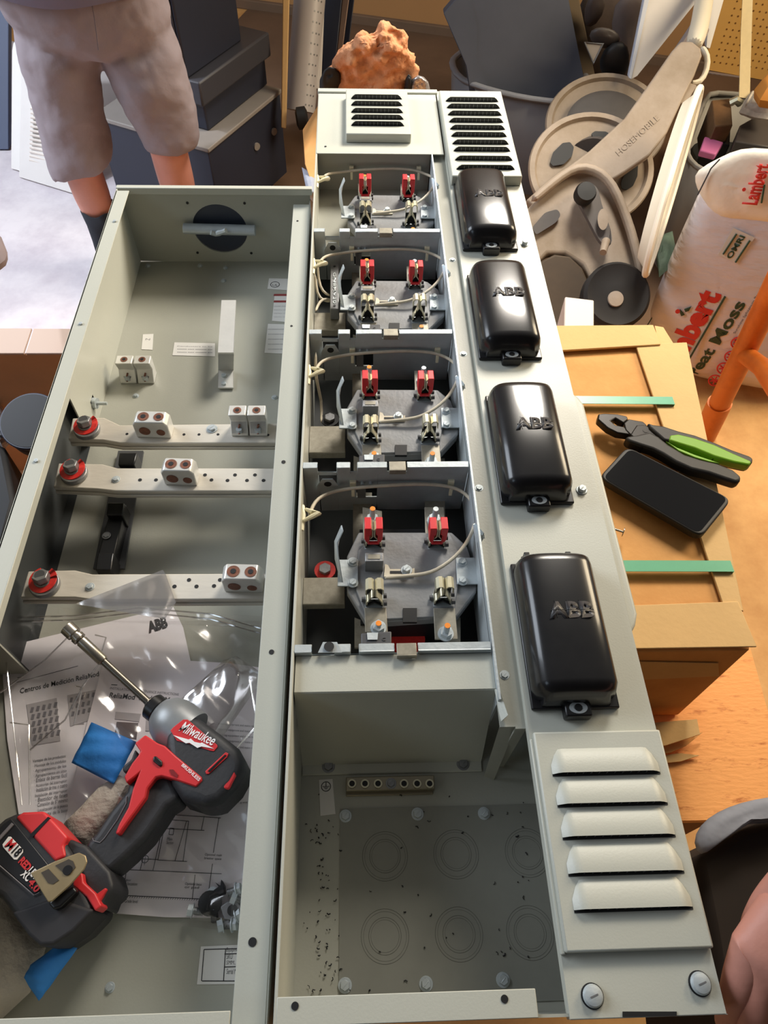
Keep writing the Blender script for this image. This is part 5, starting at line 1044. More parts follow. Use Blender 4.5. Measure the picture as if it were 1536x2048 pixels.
# pale louvred panels leaning at far left
def leaning(name, quad, mat, lbl, cat, depth=0.02, par=None):
    o = mk(name, MB().prism(quad, (0.0, depth, 0.01)), mat, par, bevel=0.003)
    if par is None: tag(o, lbl, cat)
    return o
T = thing('shutter_panel', 'white louvred shutter panels leaning behind the person at far left', 'shutter', (-1.0, 1.5, GF+0.006))
bz = GF + 0.01
leaning('panel', [P(22, 338, bz), P(42, 344, bz), PY(62, 60, 1.72), PY(24, 100, 1.72)], whitep, '', '', 0.03, T)
leaning('panel', [P(38, 355, bz), P(152, 390, bz), PY(150, 60, 1.62), PY(44, 60, 1.62)], whitep, '', '', 0.03, T)
a0, a1, b0_, b1_ = P(60, 352, bz+0.004), P(140, 376, bz+0.004), PY(66, 100, 1.60), PY(140, 100, 1.60)
for k in range(26):
    f = 0.04 + k*0.035; p = a0.lerp(b0_, f); q_ = a1.lerp(b1_, f); m = MB(); m.tube([p + V(0, -0.006, 0), q_ + V(0, -0.006, 0)], 0.0045, 6); mk('slat', m, M('slat_white', '#d9cfc6', 0.5) if 'slat_white' not in MATS else MATS['slat_white'], T)
leaning('panel', [P(196, 300, bz), P(240, 300, bz), PY(235, 120, 1.75), PY(196, 120, 1.75)], whitep, '', '', 0.02, T)
o = mk('blue_panel', MB().prism([P(-60, 300, bz), P(18, 300, bz), PY(18, -60, 2.0), PY(-60, -60, 2.0)], (0, 0.04, 0)), M('dusk_blue', '#465069', 0.6), None, bevel=0.004); tag(o, 'dark blue panel standing at the far left behind the shutters', 'panel')
# tall leaning boards left of the meter column
def lean2(name, base, top, yb0, yt0, mat, lbl, cat, th=0.03, group=None):
    a, b = [PY(x, y, yb0) for x, y in base]; c_, d_ = [PY(x, y, yt0) for x, y in top]
    o = mk(name, MB().prism([a, b, c_, d_], (0, th, 0)), mat, None, bevel=0.003); tag(o, lbl, cat, group); return o
lean2('foam_board', [(562, 256), (572, 258)], [(580, -60), (566, -60)], 1.45, 1.62, cardb2, 'narrow cream edge of a board left of the perforated tube', 'board')
T = thing('perforated_duct', 'tall pale perforated duct leaning left of the insulation', 'duct', PY(600, 225, 1.6))
a, b = PY(600, 222, 1.6), PY(625, -70, 1.8)
mk('duct_body', MB().tube([a, b], 0.052, 24), M('duct_pale', '#c9c4c4', 0.45, 0.1, 0.05, 6), T)
m = MB()
ax_ = (b-a).normalized()
for k in range(26):
    for w_ in range(3):
        u2 = V(1, 0, 0) - ax_*ax_.x; u2.normalize(); v2 = ax_.cross(u2); an = -1.15 + 0.25*w_ + 0.05*(k % 2)
        dr = (u2*math.cos(an) - v2*math.sin(-an)) if False else (u2*math.cos(an) + v2*math.sin(an)*(1 if (v2.y < 0) else -1) * -1)
        c = a + ax_*(0.02+k*0.03) + dr*0.052; m.cyl(c - dr*0.001, c + dr*0.0006, 0.0028, n=8)
tag_o = mk('perforation', m, zincd, T)
lean2('metal_rail', [(632, 178), (642, 180)], [(652, -60), (640, -60)], 1.62, 1.8, whitep, 'thin white rail leaning right of the perforated duct', 'rail')
lean2('dark_board', [(642, 175), (668, 160)], [(690, -60), (652, -60)], 1.70, 1.9, M('navy_board', '#232a3e', 0.5), 'tall navy board behind the orange insulation', 'board')
lean2('metal_rail', [(672, 120), (684, 110)], [(706, -60), (690, -60)], 1.74, 1.92, M('bronze_rail', '#8b7468', 0.4, 0.4), 'bronze coloured rail leaning right of the navy board', 'rail')
lean2('dark_board', [(686, 100), (698, 90)], [(716, -60), (706, -60)], 1.80, 1.96, MATS['navy_board'], 'narrow dark blue edge right of the bronze rail', 'board')
o = mk('caster', MB().lathe(PY(604, 238, 1.45) - V(0.02, 0, 0), (1, 0.1, 0.1), [(0.02, 0), (0.034, 0.006), (0.034, 0.034), (0.02, 0.04)], 24), cap_blk); tag(o, 'small black caster wheel below the perforated duct', 'wheel')
T = thing('paper_sack', 'tall brown paper sack behind the far left corner of the meter column', 'sack', PY(610, 400, 0.75))
m = MB(); m.prism([PY(604, 262, 0.95), PY(640, 205, 0.95), PY(650, 330, 0.72), PY(624, 375, 0.60), PY(608, 330, 0.72)], (0.02, 0.10, -0.02)); mk('sack_body', m, cardb, T, bevel=0.01)
m = MB(); m.prism([PY(600, 330, 0.80), PY(628, 345, 0.70), PY(632, 380, 0.5), PY(612, 390, 0.5)], (0.02, 0.1, -0.1)); mk('sack_fold', m, greycloth, T, bevel=0.01)
# orange insulation in a black bag with foil
ins = [(645, 175), (652, 140), (668, 118), (690, 95), (712, 88), (735, 88), (752, 74), (770, 58), (782, 70), (805, 72), (818, 90), (826, 115), (838, 130), (836, 155), (815, 170), (812, 200), (760, 230), (700, 230), (660, 215)]
YI = 0.95
m = MB(); m.pillow([PY(x, y, YI) for x, y in ins], (0, -0.5, 0.6), 0.09, back=0.9, noise=0.010, rings=9)
o = mk('insulation_wad', m, fluffm, sub=2, ang=180); tag(o, 'fluffy orange wad of fibreglass insulation behind the small vent', 'insulation')
tx = bpy.data.textures.new('lump', 'CLOUDS'); tx.noise_scale = 0.035; md = o.modifiers.new('lumps', 'DISPLACE'); md.texture = tx; md.strength = 0.045; md.texture_coords = 'GLOBAL'
for nm, pts, mat_, lb_, ct in (('black_bag', [(632, 160), (660, 130), (690, 150), (680, 190), (640, 215)], cap_blk, 'shiny black plastic bag at left of the orange insulation', 'bag'), ('foil_sheet', [(815, 150), (850, 150), (868, 185), (850, 225), (810, 220)], foil, 'crumpled silver foil at right of the orange insulation', 'foil'), ('black_strip', [(806, 150), (824, 150), (826, 200), (808, 220)], cap_blk, 'narrow black strip between orange insulation and silver foil', 'bag')):
    o = mk(nm, MB().pillow([PY(x, y, YI-0.03) for x, y in pts], (0, -0.5, 0.6), 0.04, back=0.9, noise=0.006, rings=6), mat_, sub=1, ang=180); tag(o, lb_, ct)
o = mk('carton', MB().box(0.02, 0.24, 0.85, 1.10, GF, PY(740, 215, 0.95).z), cardb3, bevel=0.004); tag(o, 'brown carton carrying the orange insulation, behind the meter column', 'box')
# ================================================================== GREY TOTE WITH SLATE BOARD
zr = -0.46
T = thing('storage_tote', 'grey plastic tote holding a slate board, behind the big vent', 'tote', P(1010, 260, GF))
rim = [(903, 122), (912, 115), (940, 90), (1040, 70), (1130, 80), (1165, 110), (1175, 180), (1160, 204), (1130, 205), (1060, 198), (1000, 185), (940, 168), (912, 150)]
R_ = [P(x, y, zr) for x, y in rim]; cR = sum(R_, Vector())/len(R_)
lo_ = [cR + (p-cR)*0.86 + V(0, 0, GF-zr) for p in R_]
m = MB(); n_ = len(R_)
A = [m.b.verts.new(p) for p in R_]; B = [m.b.verts.new(p) for p in lo_]
for k in range(n_): m.b.faces.new([A[k], A[(k+1) % n_], B[(k+1) % n_], B[k]])
m.b.faces.new(B); o = mk('tub_body', m, tubm, T); md = o.modifiers.new('s', 'SOLIDIFY'); md.thickness = 0.005
m = MB(); m.tube([cR + (p-cR)*1.01 for p in R_], 0.013, 8, closed=True, flat=0.7); mk('rim', m, tubm, T, sub=1)
for pts in ([(930, 190), (1040, 205), (1045, 300), (935, 285)], [(1056, 215), (1110, 218), (1108, 290), (1060, 285)]):
    pass
lbp = (R_[9]*0.5 + R_[10]*0.5)*0.62 + (lo_[9]*0.5+lo_[10]*0.5)*0.38
m = MB(); q_ = [R_[10].lerp(lo_[10], f) for f in (0.10, 0.24)]; e_ = [R_[9].lerp(lo_[9], f) for f in (0.10, 0.24)]; nv = V(0, -0.004, 0.001)
yl_ = P(1000, 185, zr).y - 0.004; m.prism([PY(1003, 213, yl_), PY(1026, 217, yl_), PY(1022, 253, yl_), PY(1000, 250, yl_)], (0, -0.0008, 0)); mk('label', m, white_lab, T)
sy = P(1000, 185, zr).y + 0.16
o = mk('slate_board', MB().prism([PY(887, 27, sy-0.02), PY(935, -30, sy+0.05), PY(1130, -40, sy+0.05), PY(1166, 150, sy-0.10), PY(1175, 230, sy-0.13), PY(1000, 260, sy-0.13), PY(940, 190, sy-0.12), PY(932, 132, sy-0.10)], (0.0, 0.035, 0.0)), slate, None, bevel=0.003); tag(o, 'dark slate blue board standing tilted in the grey tote', 'board')
o = mk('board', MB().prism([PY(1120, -40, sy+0.12), PY(1150, -40, sy+0.12), PY(1190, 150, sy-0.04), PY(1166, 150, sy-0.04)], (0.0, 0.02, 0.0)), M('olive_brown', '#6d5c45', 0.7), None, bevel=0.002); tag(o, 'brown board edge just right of the slate board', 'board')
# dark clutter between the tote and the white panel
DK = [('drain_pipe', [(1178, 58), (1200, 52), (1230, 60), (1245, 80), (1235, 100), (1205, 100), (1175, 80)], taupe_d, 'curved dark grey plastic pipe piece right of the slate board', 'pipe', 1.42, 0.03),
 ('tool_grip', [(1200, 95), (1248, 70), (1262, 110), (1255, 160), (1215, 165), (1195, 140)], cap_blk, 'black tool grip above the rear disc of the hose reel', 'grip', 1.40, 0.04),
 ('fabric_bundle', [(1240, -20), (1300, -20), (1290, 60), (1262, 160), (1235, 150), (1215, 30)], M('grey_brown', '#6f625c', 0.8, 0, 0.3, 10), 'grey brown bundle left of the tall white panel', 'bundle', 1.55, 0.04),
 ('dark_pipe', [(1170, -20), (1220, -20), (1205, 40), (1180, 60), (1165, 50)], M('dark_brown', '#443a36', 0.7), 'dark brown tube end at the top edge right of the slate board', 'pipe', 1.6, 0.03)]
for nm, pts, mt, lb_, ct, yy, th in DK:
    o = mk(nm, MB().pillow([PY(x, y, yy) for x, y in pts], (0, -0.7, 0.5), th, back=0.8, noise=0.002, rings=6), mt, sub=1, ang=180); tag(o, lb_, ct)
m = MB(); a, b, c_ = PY(1170, 85, 1.38), PY(1206, 88, 1.38), PY(1187, 126, 1.36); m.tube([a, b, c_], 0.004, 6, closed=True); o = mk('metal_triangle', m, zincd); tag(o, 'small grey metal triangle hook right of the slate board', 'hook')
o = mk('triangle_fill', MB().prism([a, b, c_], (0, 0.004, 0)), M('grey_plate', '#8b847e', 0.6), o)
o = mk('dark_tarp', MB().pillow([PY(x, y, 1.75) for x, y in [(1130, -40), (1340, -40), (1310, 60), (1270, 170), (1180, 175), (1150, 90)]], (0, -0.7, 0.5), 0.05, back=0.8, noise=0.012, rings=7), M('umber_cloth', '#5a4c44', 0.85, 0, 0.4, 9, 0.4, 12), sub=1, ang=180); tag(o, 'crumpled dark brown cloth heap behind the slate board and white panel', 'cloth')
# tall white panels
T = thing('laminate_sheet', 'tall glossy white panel leaning behind the hose reel arm', 'panel', PY(1265, 158, 1.3))
mk('sheet', MB().prism([PY(1262, 160, 1.3), PY(1275, 152, 1.3), PY(1390, 8, 1.42), PY(1420, -60, 1.45), PY(1308, -60, 1.45)], (0.0, 0.012, 0.0)), whitep, T, bevel=0.002)
mk('edge_trim', MB().prism([PY(1257, 156, 1.295), PY(1263, 160, 1.295), PY(1312, -60, 1.445), PY(1300, -60, 1.445)], (0.0, 0.02, 0.0)), M('trim_blue_white', '#c3cad8', 0.4), T, bevel=0.002)
o = mk('channel_rail', MB().prism([PY(1412, 95, 1.5), PY(1420, 98, 1.5), PY(1465, -60, 1.62), PY(1425, -60, 1.62)], (0.0, 0.02, 0.0)), whitep, None, bevel=0.002); tag(o, 'white channel rail leaning left of the pegboard', 'rail')
o = mk('board', MB().prism([PY(1310, 160, 1.33), PY(1340, 120, 1.33), PY(1400, 30, 1.36), PY(1420, 60, 1.34), PY(1350, 215, 1.28), PY(1315, 190, 1.28)], (0.0, 0.02, 0.0)), M('drift_grey', '#a89a95', 0.8, 0, 0.25, 8), None, bevel=0.004); tag(o, 'weathered grey board right of the tall white panel, behind the reel arm', 'board')
# ================================================================== HOSE REEL CART
dep = 1.98
def H(x, y, d=0.0): return DP(x, y, dep + d)       # a plane square to the tilted reel, d = distance further back
nH = (RM @ V(0, 0, 1)).normalized(); ux = (RM @ V(1, 0, 0)).normalized(); uy = (RM @ V(0, 1, 0)).normalized()
T = thing('hose_reel_cart', 'taupe plastic garden hose reel cart with crank, tipped beside the panel', 'hose reel', H(1230, 620, 0.1))
sc = dep/FPX
def disc(name, cx_, cy_, rx, ry, d, th=0.02):
    c = H(cx_, cy_, d); m = MB(); s_ = (dep+d)/FPX
    m.lathe(c, nH, [(0.001, -th*0.4), (rx*s_*0.5, -th*0.4), (rx*s_*0.86, -th*0.2), (rx*s_*0.90, th*0.3), (rx*s_*0.98, th*0.3), (rx*s_, 0), (rx*s_*0.97, -th), (0.001, -th)], 56, u=ux, sy=ry/rx)
    return mk(name, m, taupe, T)
rear = disc('rear_disc', 1212, 250, 122, 104, 0.20)
m = MB(); m.lathe(H(1212, 252, 0.19), nH, [(0.001, 0.0), (0.105, 0.0), (0.125, 0.004), (0.105, 0.010), (0.001, 0.010)], 48, u=ux, sy=0.85); mk('rear_recess', m, taupe_d, rear)
m = MB(); m.cyl(H(1195, 295, 0.20), H(1180, 335, 0.03), 0.075, n=32); mk('hose_drum', m, taupe_d, T)
front = disc('front_disc', 1182, 338, 126, 114, 0.0)
for pts in ([(1100, 325), (1106, 305), (1125, 286), (1140, 284), (1148, 294), (1144, 312), (1128, 328), (1106, 332)], [(1182, 268), (1190, 262), (1212, 263), (1226, 272), (1218, 283), (1204, 288), (1192, 282)], [(1270, 322), (1276, 330), (1275, 352), (1266, 372), (1252, 380), (1243, 376), (1242, 364), (1254, 340)], [(1130, 395), (1150, 415), (1150, 430), (1130, 425), (1115, 408)]):
    m = MB(); m.prism(rr([H(x, y, 0.0005) for x, y in pts], 0.0035, 3), -nH*0.002); mk('hand_hole', m, cap_blk, front)
m = MB(); zt2 = -0.055
arm = [(1052, 400), (1080, 375), (1180, 300), (1250, 235), (1300, 165), (1345, 100), (1362, 82), (1385, 82), (1402, 95), (1405, 110), (1390, 150), (1370, 190), (1335, 265), (1300, 310), (1250, 345), (1190, 380), (1140, 410), (1090, 430)]
m.prism([H(x, y, zt2) for x, y in arm], -nH*0.03); mk('frame_arm', m, taupe, T, bevel=0.006, seg=3)
body_ = [(1046, 425), (1100, 372), (1140, 340), (1170, 332), (1205, 345), (1228, 370), (1245, 410), (1265, 460), (1280, 520), (1292, 575), (1270, 590), (1225, 560), (1180, 560), (1165, 530), (1130, 508), (1095, 508), (1075, 530), (1060, 500)]
m = MB(); m.prism([H(x, y, zt2-0.012) for x, y in body_], -nH*0.035); side = mk('side_frame', m, taupe, T, bevel=0.010, seg=4)
m = MB(); m.prism(rr([H(x, y, zt2-0.024) for x, y in [(1064, 455), (1090, 425), (1115, 418), (1122, 430), (1112, 445), (1072, 470)]], 0.008, 3), -nH*0.002); mk('frame_slot', m, taupe_d, side)
m = MB(); m.tube([H(x, y, zt2-0.030) for x, y in [(1060, 405), (1105, 366), (1140, 340), (1170, 333), (1203, 346), (1226, 371), (1243, 410), (1262, 460), (1277, 520), (1288, 572)]], 0.013, 10); mk('frame_rib', m, taupe, T, sub=1)
m = MB(); m.prism([H(x, y, zt2-0.02) for x, y in [(1060, 560), (1085, 520), (1110, 508), (1140, 512), (1165, 535), (1185, 580), (1190, 640), (1120, 660), (1075, 620)]], -nH*0.15); mk('hose_tray', m, M('dark_tan', '#4a3a28', 0.7, 0, 0.3, 12), T, bevel=0.006)
m = MB(); m.prism(rr([H(x, y, zt2-0.05) for x, y in [(1150, 390), (1160, 368), (1178, 362), (1196, 376), (1204, 410), (1222, 460), (1225, 485), (1214, 495), (1198, 480), (1172, 430)]], 0.012, 3), -nH*0.014); crk = mk('crank_arm', m, M('crank_grey', '#5b5450', 0.5, 0, 0.1, 20), T, bevel=0.004)
m = MB(); m.lathe(H(1167, 392, zt2-0.06), nH, [(0.027, 0.0), (0.028, 0.02), (0.024, 0.03), (0.001, 0.031)], 28); mk('crank_hub', m, cap_blk, crk)
m = MB(); m.lathe(H(1205, 440, zt2-0.06), nH, [(0.012, 0), (0.014, 0.004), (0.001, 0.005)], 20, u=ux, sy=2.0); mk('crank_recess', m, taupe, crk)
m = MB(); m.cyl(H(1212, 482, zt2-0.06), H(1206, 505, zt2-0.085), 0.011, 0.009); mk('crank_pin', m, taupe, crk)
txt('embossed_lettering', 'HOSEMOBILE', H(1238, 312, zt2-0.0), H(1320, 238, zt2-0.0), taupe, T, n=nH, hgt=0.016, th=0.0012, lift=0.0002)
m = MB(); m.lathe(H(1230, 594, -0.10), nH, [(0.001, -0.03), (0.082, -0.03), (0.088, -0.02), (0.088, 0.015), (0.080, 0.025), (0.055, 0.018), (0.030, 0.022), (0.001, 0.022)], 48); wh = mk('cart_wheel', m, M('rubber', '#1b1715', 0.75, 0, 0.15, 20), T)
mk('wheel_cap', MB().lathe(H(1231, 598, -0.122), nH, [(0.021, 0), (0.020, 0.004), (0.001, 0.006)], 24), taupe, wh)
m = MB(); m.tube([H(1385, 98, 0.0), H(1398, 60, 0.02), H(1405, 20, 0.04), H(1418, -60, 0.08)], 0.026, 14); mk('handle_tube', m, cream, T, sub=1)
m = MB(); m.tube([H(1402, 92, zt2+0.04), H(1416, 110, zt2+0.04), H(1415, 140, zt2+0.04), H(1400, 168, zt2+0.04), H(1380, 165, zt2+0.04)], 0.009, 8); mk('handle_loop', m, cream, T, sub=1)
m = MB(); m.prism(rr([H(x, y, zt2+0.02) for x, y in [(1380, 165), (1395, 170), (1372, 208), (1352, 206)]], 0.004, 2), -nH*0.02); mk('handle_latch', m, taupe, T, bevel=0.003)
# oval tray, seen nearly edge-on
Mj = (H(1290, 545, -0.17) - H(1400, 180, -0.17)); Ctr = (H(1290, 545, -0.17) + H(1400, 180, -0.17))/2 - ux*0.018
ma = Mj.normalized(); mn = (nH*0.93 - ux*0.36); mn = (mn - ma*mn.dot(ma)).normalized(); axn = ma.cross(mn).normalized()
T = thing('oval_tray', 'white oval tray leaning on edge right of the hose reel', 'tray', Ctr)
a_ = Mj.length/2
if axn.dot(ux) < 0: axn = -axn
m = MB(); m.lathe(Ctr, axn, [(0.001, -0.012), (a_*0.84, -0.012), (a_*0.94, 0.010), (a_, 0.014), (a_*1.0, 0.020), (a_*0.93, 0.018), (a_*0.83, -0.004), (0.001, -0.004)], 64, u=ma, sy=0.36); mk('dish', m, cream, T)
mk('rim', MB().tube([Ctr + axn*0.018 + (ma*math.cos(q)*a_ + axn.cross(ma)*math.sin(q)*a_*0.36) for q in [k*math.pi/32 for k in range(64)]], 0.0085, 8, closed=True), M('lit_cream', '#f3ead8', 0.4), T)  # rim lighter and inner face greyer than the dish: painted light and shade
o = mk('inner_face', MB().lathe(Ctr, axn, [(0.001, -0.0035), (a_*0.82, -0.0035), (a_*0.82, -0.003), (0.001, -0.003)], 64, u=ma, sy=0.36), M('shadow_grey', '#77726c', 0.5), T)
# ================================================================== GREY BIN WITH ODDMENTS
zb = -0.44
T = thing('waste_bin', 'grey rectangular bin of oddments behind the peat moss bag', 'bin', P(1450, 300, GF))
rim = [(1412, 190), (1425, 184), (1500, 192), (1600, 205), (1640, 300), (1560, 400), (1425, 350), (1390, 335), (1372, 310), (1375, 290)]
R_ = [P(x, y, zb) for x, y in rim]; cR = sum(R_, Vector())/len(R_); lo_ = [cR + (p-cR)*0.88 + V(0, 0, GF-zb+0.0) for p in R_]
m = MB(); A = [m.b.verts.new(p) for p in R_]; B = [m.b.verts.new(p) for p in lo_]; n_ = len(R_)
for k in range(n_): m.b.faces.new([A[k], A[(k+1) % n_], B[(k+1) % n_], B[k]])
m.b.faces.new(B); o = mk('bin_body', m, M('bin_grey', '#8f8b84', 0.5, 0, 0.05, 8), T); md = o.modifiers.new('s', 'SOLIDIFY'); md.thickness = 0.004
mk('rim', MB().tube(R_, 0.009, 8, closed=True), MATS['bin_grey'], T, sub=1)
def odd(nm, pts, z_, h_, mt, lb_, ct, bev=0.004):
    o = mk(nm, MB().prism([P(x, y, z_) for x, y in pts], (0, 0, -h_)), mt, None, bevel=bev); tag(o, lb_, ct); return o
odd('brown_box', [(1423, 200), (1462, 196), (1466, 250), (1430, 252)], zb+0.03, 0.12, dirtbag, 'small brown box standing in the grey bin', 'box')
odd('black_box', [(1420, 255), (1462, 255), (1460, 290), (1412, 285)], zb-0.02, 0.10, cap_blk, 'black box between brown box and pink card in the grey bin', 'box')
odd('pink_card', [(1410, 272), (1448, 284), (1432, 308), (1400, 300)], zb-0.01, 0.02, pinkm, 'bright pink card in the grey bin', 'card')
odd('black_tray', [(1480, 250), (1512, 232), (1580, 250), (1580, 300), (1470, 282)], zb+0.02, 0.06, M('charcoal_tray', '#4d4845', 0.5), 'charcoal tray lying in the right of the grey bin', 'tray')
o = mk('crumpled_paper', MB().pillow([P(x, y, zb+0.06) for x, y in [(1478, 225), (1490, 200), (1500, 184), (1520, 190), (1536, 195), (1545, 240), (1510, 235)]], (0, -0.3, 1), 0.02, back=0.9, noise=0.005), M('news', '#d8d0c4', 0.8, 0, 0.4, 60), sub=0, ang=20); tag(o, 'crumpled printed paper on top of the grey bin', 'paper')
m = MB(); m.tube([P(1462, 205, zb+0.04), P(1472, 200, zb+0.05), P(1480, 206, zb+0.04)], 0.012, 8); tag(mk('brass_fitting', m, brass), 'shiny fitting beside the brown box in the grey bin', 'fitting')
o = mk('bin_liner', MB().pillow([P(x, y, zb-0.16) for x, y in [(1412, 220), (1500, 225), (1560, 260), (1500, 350), (1400, 330), (1385, 300)]], (0, 0, 1), 0.02), cap_blk); tag(o, 'black liner in the bottom of the grey bin', 'liner')
o = mk('leather_pouch', MB().pillow([P(x, y, -0.3) for x, y in [(1508, 180), (1520, 165), (1545, 158), (1600, 170), (1590, 210), (1520, 200)]], (0, 0, 1), 0.04, back=0.9), M('orange_tan', '#d08a3a', 0.6)); tag(o, 'orange tan pouch at right edge above the crumpled paper', 'pouch')
# pegboard on the wall
def W(px_, py_, off=0.02):
    d = ray(px_, py_); p0_ = wo + wn*off; s_ = (p0_ - CAM).dot(wn)/d.dot(wn); return CAM + d*s_
T = thing('pegboard', 'orange tan pegboard mounted low on the back wall at top right', 'pegboard', W(1480, 140, 0.02))
q_ = [W(1412, 138), W(1600, 172), W(1680, -120), W(1440, -120)]
mk('board', MB().prism(q_, wn*0.006), pegm, T)
m = MB(); cnt = 0
uu = wd; vv = V(0, 0, 1); o0 = W(1420, 128, 0.0265)
for i in range(0, 13):
    for j in range(0, 26):
        if cnt >= 340: break
        p = o0 + uu*(0.015 + i*0.0254*1.0) + vv*(0.01 + j*0.0254*1.0); m.cyl(p, p + wn*0.0006, 0.0036, n=8); cnt += 1
mk('peg_holes', m, holem, T)
m = MB(); m.prism([W(1415, 142, 0.03), W(1480, 152, 0.03), W(1478, 163, 0.03), W(1414, 153, 0.03)], wn*0.004); rl = mk('slotted_strip', m, M('pinkish_steel', '#c9b5aa', 0.4, 0.3), T)
for k in range(7): m = MB(); p = W(1420 + k*9, 148.5 + k*1.4, 0.0345); m.obox(p, uu*0.005, wn*0.0005, vv*0.003); mk('strip_slot', m, ink, rl)
o = mk('strap_webbing', MB().prism([PY(1478, 195, 1.25), PY(1500, 198, 1.25), PY(1503, 60, 1.4), PY(1508, -60, 1.5), PY(1488, -60, 1.5), PY(1482, 60, 1.4)], (0, 0.004, 0)), webm, None, bevel=0.001); tag(o, 'cream webbing strap hanging in front of the pegboard', 'strap')
o = mk('wood_plank', MB().prism([W(1410, 165, 0.1), W(1490, 175, 0.1), W(1520, 195, 0.1), W(1400, 185, 0.1)], wn*0.05), cardb3, None, bevel=0.003); tag(o, 'dark wooden plank edge under the pegboard', 'plank')
# ================================================================== PEAT MOSS BAG
fn = None
BLk = P(1345, 742, GF+0.02); BRk = P(1515, 780, GF+0.02)
def bagP(x, y):   # the standing front face: a plane through the bottom edge, leaning slightly back
    e = (BRk-BLk).normalized(); upv = (V(0, 0, 1) + V(0.02, 0.22, 0)).normalized(); nn_ = e.cross(upv).normalized(); d = ray(x, y); s_ = (BLk-CAM).dot(nn_)/d.dot(nn_); return CAM + d*s_
e = (BRk-BLk).normalized(); upv = (V(0, 0, 1) + V(0.02, 0.22, 0)).normalized(); bn = e.cross(upv).normalized()
if bn.dot(nH) < 0: bn = -bn
T = thing('peat_moss_bag', 'white woven bag of peat moss with red and green lettering at right', 'bag', BLk)
out = [(1288, 632), (1300, 670), (1325, 720), (1346, 745), (1400, 762), (1460, 772), (1512, 780), (1600, 800), (1690, 700), (1690, 420), (1600, 330), (1500, 318), (1420, 345), (1398, 372), (1385, 405), (1350, 480), (1318, 560)]
sac = mk('sack', MB().pillow([bagP(x, y) for x, y in out], bn, 0.05, back=2.5, rings=8, noise=0.0015, pw=0.42), bagw, T, sub=1, ang=180)
top = [(1383, 352), (1384, 330), (1437, 302), (1478, 282), (1536, 281), (1640, 300), (1640, 452), (1536, 440), (1485, 436), (1430, 430), (1412, 405), (1394, 380)]
mk('folded_top', MB().pillow([bagP(x, y) + bn*0.035 for x, y in top], (bn + V(0, 0, .4)).normalized(), 0.022, back=2.0, rings=6, noise=0.002, pw=0.35), M('bag_top_white', '#f2ead9', 0.45, 0, 0.05, 12, 0.6, 12), T, sub=1, ang=180)
def bt(s_, a, b, mt, h_, bold=0.0, tgt=sac, nm='lettering', lift=0.05): return txt(nm, s_, bagP(*a) + bn*lift, bagP(*b) + bn*lift, mt, T, n=bn, hgt=h_, bold=bold, wrap=tgt)
bt('Lambert', (1343, 744), (1440, 572), bagred, 0.062, 0.05)
bt('Peat Moss', (1389, 748), (1489, 590), baggrn, 0.032, 0.03)
m = MB(); a = bagP(1356, 738) + bn*0.052; b = bagP(1448, 576) + bn*0.052; m.tube([a, b], 0.0026, 6); mk('green_rule', m, baggrn, T)
m = MB(); m.tube([bagP(x, y) + bn*0.012 for x, y in [(1294, 648), (1330, 590), (1372, 510), (1412, 432), (1420, 410)]], 0.0015, 6); mk('seam_line', m, baggrn, T)
m = MB()
for s_ in (-1, 1): c = bagP(1366 + s_*4, 612 - s_*4) + bn*0.05; m.pillow([c + e*0.0 , c + e*0.008 + upv*0.006, c + e*0.01*s_ + upv*0.020, c - e*0.006 + upv*0.008], bn, 0.002)
mk('leaf_print', m, baggrn, T)
m = MB(); c = bagP(1355, 606) + bn*0.05; m.cyl(c, c + bn*0.002, 0.006); mk('berry_print', m, bagred, T)
for i, (x, y) in enumerate(((1428, 742), (1445, 718), (1460, 695), (1473, 668))):
    m = MB(); c = bagP(x, y) + bn*0.052; m.tube([c + e*math.cos(a)*0.016 + upv*math.sin(a)*0.016 for a in [k*math.pi/10 for k in range(20)]], 0.0022, 5, closed=True)
    for a in (0.4, 1.5, 2.6): m.tube([c - (e*math.cos(a) + upv*math.sin(a))*0.012, c + (e*math.cos(a) + upv*math.sin(a))*0.012], 0.0022, 5)
    mk('round_print', m, bagred, T)
bt('Sunshine Sphagnum Peat Moss', (1468, 650), (1530, 545), ink, 0.008); bt('Tourbe de sphaigne', (1482, 655), (1536, 565), ink, 0.008)
m = MB(); q_ = [bagP(x, y) + bn*0.050 for x, y in [(1434, 494), (1464, 441), (1506, 460), (1474, 512)]]; m.prism(q_, bn*0.0008); mk('organic_label', m, M('lab', '#dcd8cc', 0.6), T)
txt('lettering', 'OMRI', bagP(1459, 502) + bn*0.0515, bagP(1487, 458) + bn*0.0515, baggrn, T, n=bn, hgt=0.014, bold=0.03, th=0.0006)
for s_ in ((1444, 492, 1470, 452), (1468, 508, 1496, 465)): m = MB(); m.tube([bagP(s_[0], s_[1]) + bn*0.0535, bagP(s_[2], s_[3]) + bn*0.0535], 0.0022, 5); mk('label_bar', m, baggrn, T)
txt('lettering', 'Lambert', bagP(1508, 392) + bn*0.064, bagP(1534, 312) + bn*0.064, bagred, T, n=bn, hgt=0.034, bold=0.04, th=0.001)
m = MB(); m.tube([bagP(1518, 388) + bn*0.064, bagP(1524, 352) + bn*0.064], 0.0022, 5); mk('green_rule', m, baggrn, T); m = MB(); c = bagP(1484, 362) + bn*0.062; m.cyl(c, c + bn*0.002, 0.004); mk('berry_print', m, bagred, T)
m = MB(); m.tube([bagP(x, y) + bn*0.058 for x, y in [(1394, 374), (1406, 350), (1420, 322), (1437, 304)]], 0.0016, 6); mk('black_line', m, ink, T)
